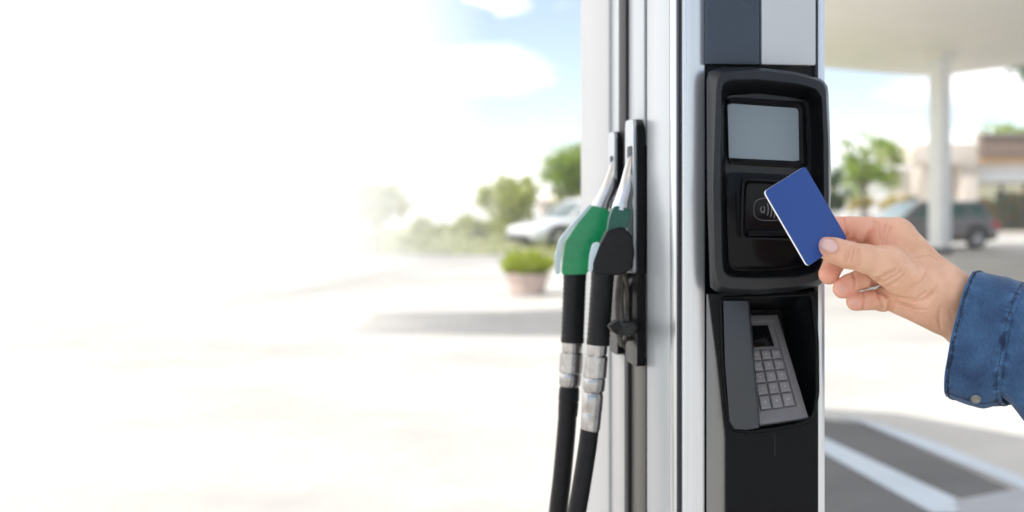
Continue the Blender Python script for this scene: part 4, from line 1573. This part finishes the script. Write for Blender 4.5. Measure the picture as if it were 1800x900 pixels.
def nail(cx, cy, lx, ly, ang, lift=0.55, m=None):
    """a nail lying on the skin: lx along the finger, ly across"""
    ca, sa = math.cos(ang), math.sin(ang)
    nu, nv = 12, 10
    top, bot = [], []
    ok = True
    for i in range(nu + 1):
        for j in range(nv + 1):
            u, v = i / nu * 2 - 1, j / nv * 2 - 1
            # squarish nail outline, rounded at the free edge
            uu = u * math.sqrt(max(1 - 0.36 * v * v, 0)) * lx
            vv = v * math.sqrt(max(1 - 0.30 * u * u, 0)) * ly
            x, y = cx + uu * ca - vv * sa, cy + uu * sa + vv * ca
            z = surf(x, y)
            while z is None and abs(x - cx) + abs(y - cy) > 1:
                x, y = cx + (x - cx) * 0.93, cy + (y - cy) * 0.93
                z = surf(x, y)
            e = min(1, (1 - max(abs(u), abs(v))) * 4)
            bot.append(HW((x, y, z + 1.2)))
            top.append(HW((x, y, z - lift * (0.25 + 0.75 * e))))
    b = MB()
    w = nv + 1
    f = []
    for i in range(nu):
        for j in range(nv):
            f.append((i * w + j, i * w + j + 1, (i + 1) * w + j + 1, (i + 1) * w + j))
    n = len(top)
    rim = [i * w for i in range(nu + 1)] + [nu * w + j for j in range(1, w)] + [i * w + nv for i in range(nu - 1, -1, -1)] + [j for j in range(nv - 1, 0, -1)]
    fs = f + [tuple(q + n for q in reversed(g)) for g in f]
    for a, c in zip(rim, rim[1:] + rim[:1]):
        fs.append((a, c, c + n, a + n))
    b.add(top + bot, fs)
    return b.build('fingernail', m or M['nail'], person, smooth=60)


nail(1444.5, 429.5, 14.5, 10.6, R(22), 1.2)
nail(1474.5, 507, 6.5, 7.0, R(-28), 0.1, M['skinnail'])
nail(1496.5, 531, 6.5, 6.5, R(5), 0.1, M['skinnail'])

# ------------------------------------------------------------------ denim sleeve
def denim_mat(name, dark, light):
    m = bpy.data.materials.new(name)
    m.use_nodes = True
    nt = m.node_tree
    L = nt.links.new
    b = nt.nodes['Principled BSDF']
    b.inputs['Roughness'].default_value = 0.85
    b.inputs['Sheen Weight'].default_value = 0.15
    tc = N(nt, 'ShaderNodeTexCoord')
    n1 = N(nt, 'ShaderNodeTexNoise', i_Scale=38.0, i_Detail=6.0, i_Roughness=0.65)
    L(tc.outputs['Object'], n1.inputs['Vector'])
    mp = N(nt, 'ShaderNodeMapping')
    mp.inputs['Rotation'].default_value = (0, R(-38), 0)
    mp.inputs['Scale'].default_value = (1500, 700, 260)
    L(tc.outputs['Object'], mp.inputs[0])
    n2 = N(nt, 'ShaderNodeTexNoise', i_Scale=1.0, i_Detail=3.0, i_Roughness=0.7)
    L(mp.outputs[0], n2.inputs['Vector'])
    at = N(nt, 'ShaderNodeAttribute', attribute_name='wear')
    a1 = N(nt, 'ShaderNodeMath', operation='MULTIPLY_ADD')
    a1.inputs[1].default_value = 0.55
    L(n2.outputs['Fac'], a1.inputs[0])
    s1 = N(nt, 'ShaderNodeMath', operation='MULTIPLY')
    s1.inputs[1].default_value = 0.42
    L(n1.outputs['Fac'], s1.inputs[0])
    L(s1.outputs[0], a1.inputs[2])
    a2 = N(nt, 'ShaderNodeMath', operation='ADD')
    L(a1.outputs[0], a2.inputs[0])
    L(at.outputs['Fac'], a2.inputs[1])
    rp = N(nt, 'ShaderNodeValToRGB')
    rp.color_ramp.elements[0].position = 0.30
    rp.color_ramp.elements[1].position = 0.95
    rp.color_ramp.elements[0].color = (*dark, 1)
    rp.color_ramp.elements[1].color = (*light, 1)
    L(a2.outputs[0], rp.inputs[0])
    L(rp.outputs[0], b.inputs['Base Color'])
    bp = N(nt, 'ShaderNodeBump')
    bp.inputs['Strength'].default_value = 0.5
    bp.inputs['Distance'].default_value = 0.0007
    L(n2.outputs['Fac'], bp.inputs['Height'])
    L(bp.outputs[0], b.inputs['Normal'])
    return m


M['denim'] = denim_mat('denim', (0.003, 0.022, 0.078), (0.080, 0.205, 0.40))
M['thread'] = mat('dark_thread', (0.022, 0.022, 0.032), 0.8, var=0.3, scale=200)
M['button'] = mat('metal_button', (0.22, 0.22, 0.21), 0.35, metal=0.7, var=0.2, scale=300)

# stations along the arm: top point, bottom point, half depth, forward bow of the near side
CUFF = [((1722, 473), (1670, 699), 66, 17), ((1740, 478), (1692, 708), 67, 17), ((1775, 487), (1735, 719), 68, 18), ((1818, 503), (1775, 714), 69, 26)]
ARM = [((1814, 505), (1776, 706), 66, 26), ((1835, 515), (1796, 724), 69, 26), ((1880, 545), (1830, 762), 72, 24), ((1960, 610), (1900, 830), 74, 20), ((2080, 700), (2010, 930), 78, 14), ((2240, 800), (2190, 1060), 84, 8), ((2420, 860), (2420, 1130), 90, 0)]
ARM_AWAY = [0, 0, 0, 6, 10, -30, -120]


def arm_surface(stn, s, th, wr=1.0, inset=0.0, away=None):
    n = len(stn) - 1
    f = min(max(s, 0), 1) * n
    i = min(int(f), n - 1)
    t = f - i

    def cr(get):
        g = lambda k: np.array(get(stn[min(max(k, 0), n)]), float)
        p0, p1, p2, p3 = g(i - 1), g(i), g(i + 1), g(i + 2)
        return 0.5 * (2 * p1 + (p2 - p0) * t + (2 * p0 - 5 * p1 + 4 * p2 - p3) * t * t + (3 * p1 - p0 - 3 * p2 + p3) * t ** 3)
    top, bot, dep, bow = cr(lambda q: q[0]), cr(lambda q: q[1]), float(cr(lambda q: (q[2],))[0]), float(cr(lambda q: (q[3],))[0])
    cen, half = (top + bot) / 2, (top - bot) / 2
    hl = np.linalg.norm(half)
    un = half / hl
    axd = np.array([-un[1], un[0]])
    if axd[0] < 0:
        axd = -axd
    c, sn = math.cos(th), math.sin(th)
    e = 2 / 2.5
    hc = math.copysign(abs(c) ** e, c) * (hl - inset)
    dz = math.copysign(abs(sn) ** e, sn) * (dep - inset)
    near = -dz / dep
    xy = cen + un * hc - axd * (bow + 26) * near
    aw = 0.0
    if away:
        aw = away[i] * (1 - t) + away[min(i + 1, n)] * t
    q = Vector((xy[0], xy[1], 6 + dz + aw))
    if wr:
        w = noise.noise(Vector((q.x * 0.018, q.y * 0.018, q.z * 0.018 + 3.1))) * 4.4 + noise.noise(Vector((q.x * 0.045, q.y * 0.028, q.z * 0.04))) * 2.0
        dirv = Vector((un[0] * c, un[1] * c, sn)).normalized()
        q += dirv * w * wr
    return q


def sleeve_mesh(name, stn, ns, nt_, wr, away=None, hem0=True, seam_s=(), close_end=False):
    loops, wear = [], []
    if hem0:
        for s, ins in ((0.30, 5.0), (0.05, 5.0), (0.0, 4.6), (-0.006, 2.6)):
            loops.append([arm_surface(stn, s, 2 * math.pi * k / nt_, wr, ins, away) for k in range(nt_)])
            wear.append([0.5 if s < 0.02 else 0.0] * nt_)
    for i in range(ns + 1):
        s = i / ns
        row, wrow = [], []
        for k in range(nt_):
            th = 2 * math.pi * k / nt_
            q = arm_surface(stn, s, th, wr, 0, away)
            d = min([abs(s - x) for x in seam_s] + [9])
            puck = math.exp(-(d / 0.035) ** 2)
            pn = noise.noise(Vector((th * 16, s * 8, 1.7)))
            q = q + Vector((0, 0, (0.9 - 0.9 * pn) * puck * 1.3)) * (1 if math.sin(th) < 0 else -1)
            ww = 0.42 * math.exp(-(d / 0.07) ** 2) * (0.1 + 1.3 * pn) + (0.45 if s < 0.02 else 0.0)
            ww += 0.12 * noise.noise(Vector((q.x * 0.03, q.y * 0.03, q.z * 0.03 + 9)))
            row.append(q)
            wrow.append(ww)
        loops.append(row)
        wear.append(wrow)
    mb = MB()
    mb.loft([[HW(q) for q in l] for l in loops], False, close_end)
    o = mb.build(name, M['denim'], person, smooth=70, merge=False)
    a = o.data.attributes.new('wear', 'FLOAT', 'POINT')
    flat = [w for row in wear for w in row]
    a.data.foreach_set('value', np.array(flat, np.float32))
    return o


TB = 1.0
slv = sleeve_mesh('denim_sleeve', ARM, 110, 128, 1.5, ARM_AWAY, hem0=True, seam_s=(0.0,), close_end=True)
cuff = sleeve_mesh('denim_cuff', CUFF, 70, 144, 1.0, None, hem0=True, seam_s=(0.135, 0.90))


def stitches(par, stn, s, n, wr, t0=0.0, t1=2 * math.pi, along=None, away=None):
    b = MB()
    for i in range(n):
        if along is None:
            ta, tb_ = t0 + (t1 - t0) * i / n, t0 + (t1 - t0) * (i + 0.62) / n
            qa, qb = arm_surface(stn, s, ta, wr, -0.7, away), arm_surface(stn, s, tb_, wr, -0.7, away)
        else:
            sa, sb = along[0] + (along[1] - along[0]) * i / n, along[0] + (along[1] - along[0]) * (i + 0.62) / n
            qa, qb = arm_surface(stn, sa, s, wr, -0.7, away), arm_surface(stn, sb, s, wr, -0.7, away)
        b.tube([HW(qa), HW(qb)], 0.00038, 5)
    o = b.build('stitching', M['thread'], par, smooth=60, merge=False)
    o['kind'] = 'stuff'
    return o


stitches(cuff, CUFF, 0.135, 120, 1.0)
stitches(cuff, CUFF, 0.155, 120, 1.0)
stitches(cuff, CUFF, 0.90, 120, 1.0)
stitches(cuff, CUFF, R(-150), 26, 1.0, along=(0.04, 0.95))
bq = arm_surface(CUFF, 0.60, R(-143), 1.0, -1.0)
bn = Vector((-0.25, -0.9, -0.25)).normalized()
b = MB()
b.lathe(HW(bq) - bn * 0.001, bn, [(0, 0.0042), (0.0018, 0.0048), (0.0030, 0.0046), (0.0034, 0.0036), (0.0026, 0.0028), (0.0026, 0.0004)], 24)
b.build('button', M['button'], cuff, smooth=40)

# ------------------------------------------------------------------ the card
def card_mat():
    m = mat('blue_card', (0.007, 0.052, 0.25), 0.30, var=0.05, scale=30, spec=0.5, rvar=0.03)
    return m


cardw = 0.0012
TLc, Bc = P(1340, 333, 1.190), P(1420.5, 471, 1.188)
TRc, Rc = P(1416.5, 296, 1.222), P(1487.5, 418.5, 1.219)
cen = (TLc + Bc + TRc + Rc) / 4
ex = ((Rc - TRc) + (Bc - TLc)) / 2      # long side
ey = ((TRc - TLc) + (Rc - Bc)) / 2      # short side
ey = ey - ex * (ey.dot(ex) / ex.dot(ex)) * 0.75
nrm = ex.cross(ey).normalized()
if nrm.dot(CAM - cen) < 0:
    nrm = -nrm
card_o = [(0, 0), (1, 0), (1, 1), (0, 1)]
rad = 0.0034
lx, ly = ex.length, ey.length
r2 = round_poly([(-lx / 2, -ly / 2), (lx / 2, -ly / 2), (lx / 2, ly / 2), (-lx / 2, ly / 2)], rad * 1.3, 6)
exn, eyn = ex.normalized(), ey.normalized()
card_pts = lambda h, sc=0.0: [cen + exn * (q.x - math.copysign(sc, q.x)) + eyn * (q.y - math.copysign(sc, q.y)) + nrm * h for q in r2]
M['cardcore'] = mat('card_core', (0.82, 0.82, 0.83), 0.4, var=0.02)
card = thing('payment_card', 'plain blue payment card held up to the black reader', 'card', cen)
mb = MB()
mb.loft([card_pts(-cardw), card_pts(cardw * 0.6)])
mb.build('core', M['cardcore'], card, smooth=30)
mb = MB()
mb.loft([card_pts(cardw * 0.6 + 0.00001, 0.0), card_pts(cardw * 0.8, 0.0001)])
mb.build('face', card_mat(), card, smooth=30)
# ------------------------------------------------------------------ added fog bank that fades the left of the lot to white
fm = bpy.data.materials.new('white_fade')
fm.use_nodes = True
fm.node_tree.nodes.clear()
fo = N(fm.node_tree, 'ShaderNodeOutputMaterial')
fv = N(fm.node_tree, 'ShaderNodeVolumePrincipled')
fv.inputs['Color'].default_value = (1, 1, 1, 1)
fv.inputs['Density'].default_value = 0.175
fv.inputs['Anisotropy'].default_value = 0.0
fm.node_tree.links.new(fv.outputs[0], fo.inputs['Volume'])
back_d = 29.5
prof = [(960, 0.03), (900, 0.35), (830, 1.1), (740, 2.2), (690, 3.9), (640, 5.6), (560, 8.2), (500, 10.5), (250, 12.5), (-400, 14)]
plan = [((px - CX) / F * (back_d - l), back_d - l) for px, l in prof] + [((-400 - CX) / F * back_d, back_d), ((960 - CX) / F * back_d, back_d + 0.02)]
mb = MB()
top = [(x + (back_d - y) * 0.012, y + (back_d - y) * 0.3) for x, y in plan]
mb.loft([[Vector((x, y, 0.02)) for x, y in plan], [Vector((x, y, 2.15)) for x, y in top]])
white_fade = mb.build('white_fade', fm, None, smooth=0)
tag(white_fade, 'added bank of white fog that fades out the left of the lot', 'white_fade', kind='stuff')


hm = bpy.data.materials.new('haze')
hm.use_nodes = True
hm.node_tree.nodes.clear()
ho = N(hm.node_tree, 'ShaderNodeOutputMaterial')
hv = N(hm.node_tree, 'ShaderNodeVolumePrincipled')
hv.inputs['Color'].default_value = (1, 1, 1, 1)
hv.inputs['Density'].default_value = 0.0008
hm.node_tree.links.new(hv.outputs[0], ho.inputs['Volume'])
mb = MB()
mb.box(-920, 920, -320, 1520, -1.0, 10.5)
hz = mb.build('haze', hm, None, smooth=0)
tag(hz, 'thin bright haze in the air over the whole forecourt', 'haze', kind='stuff')
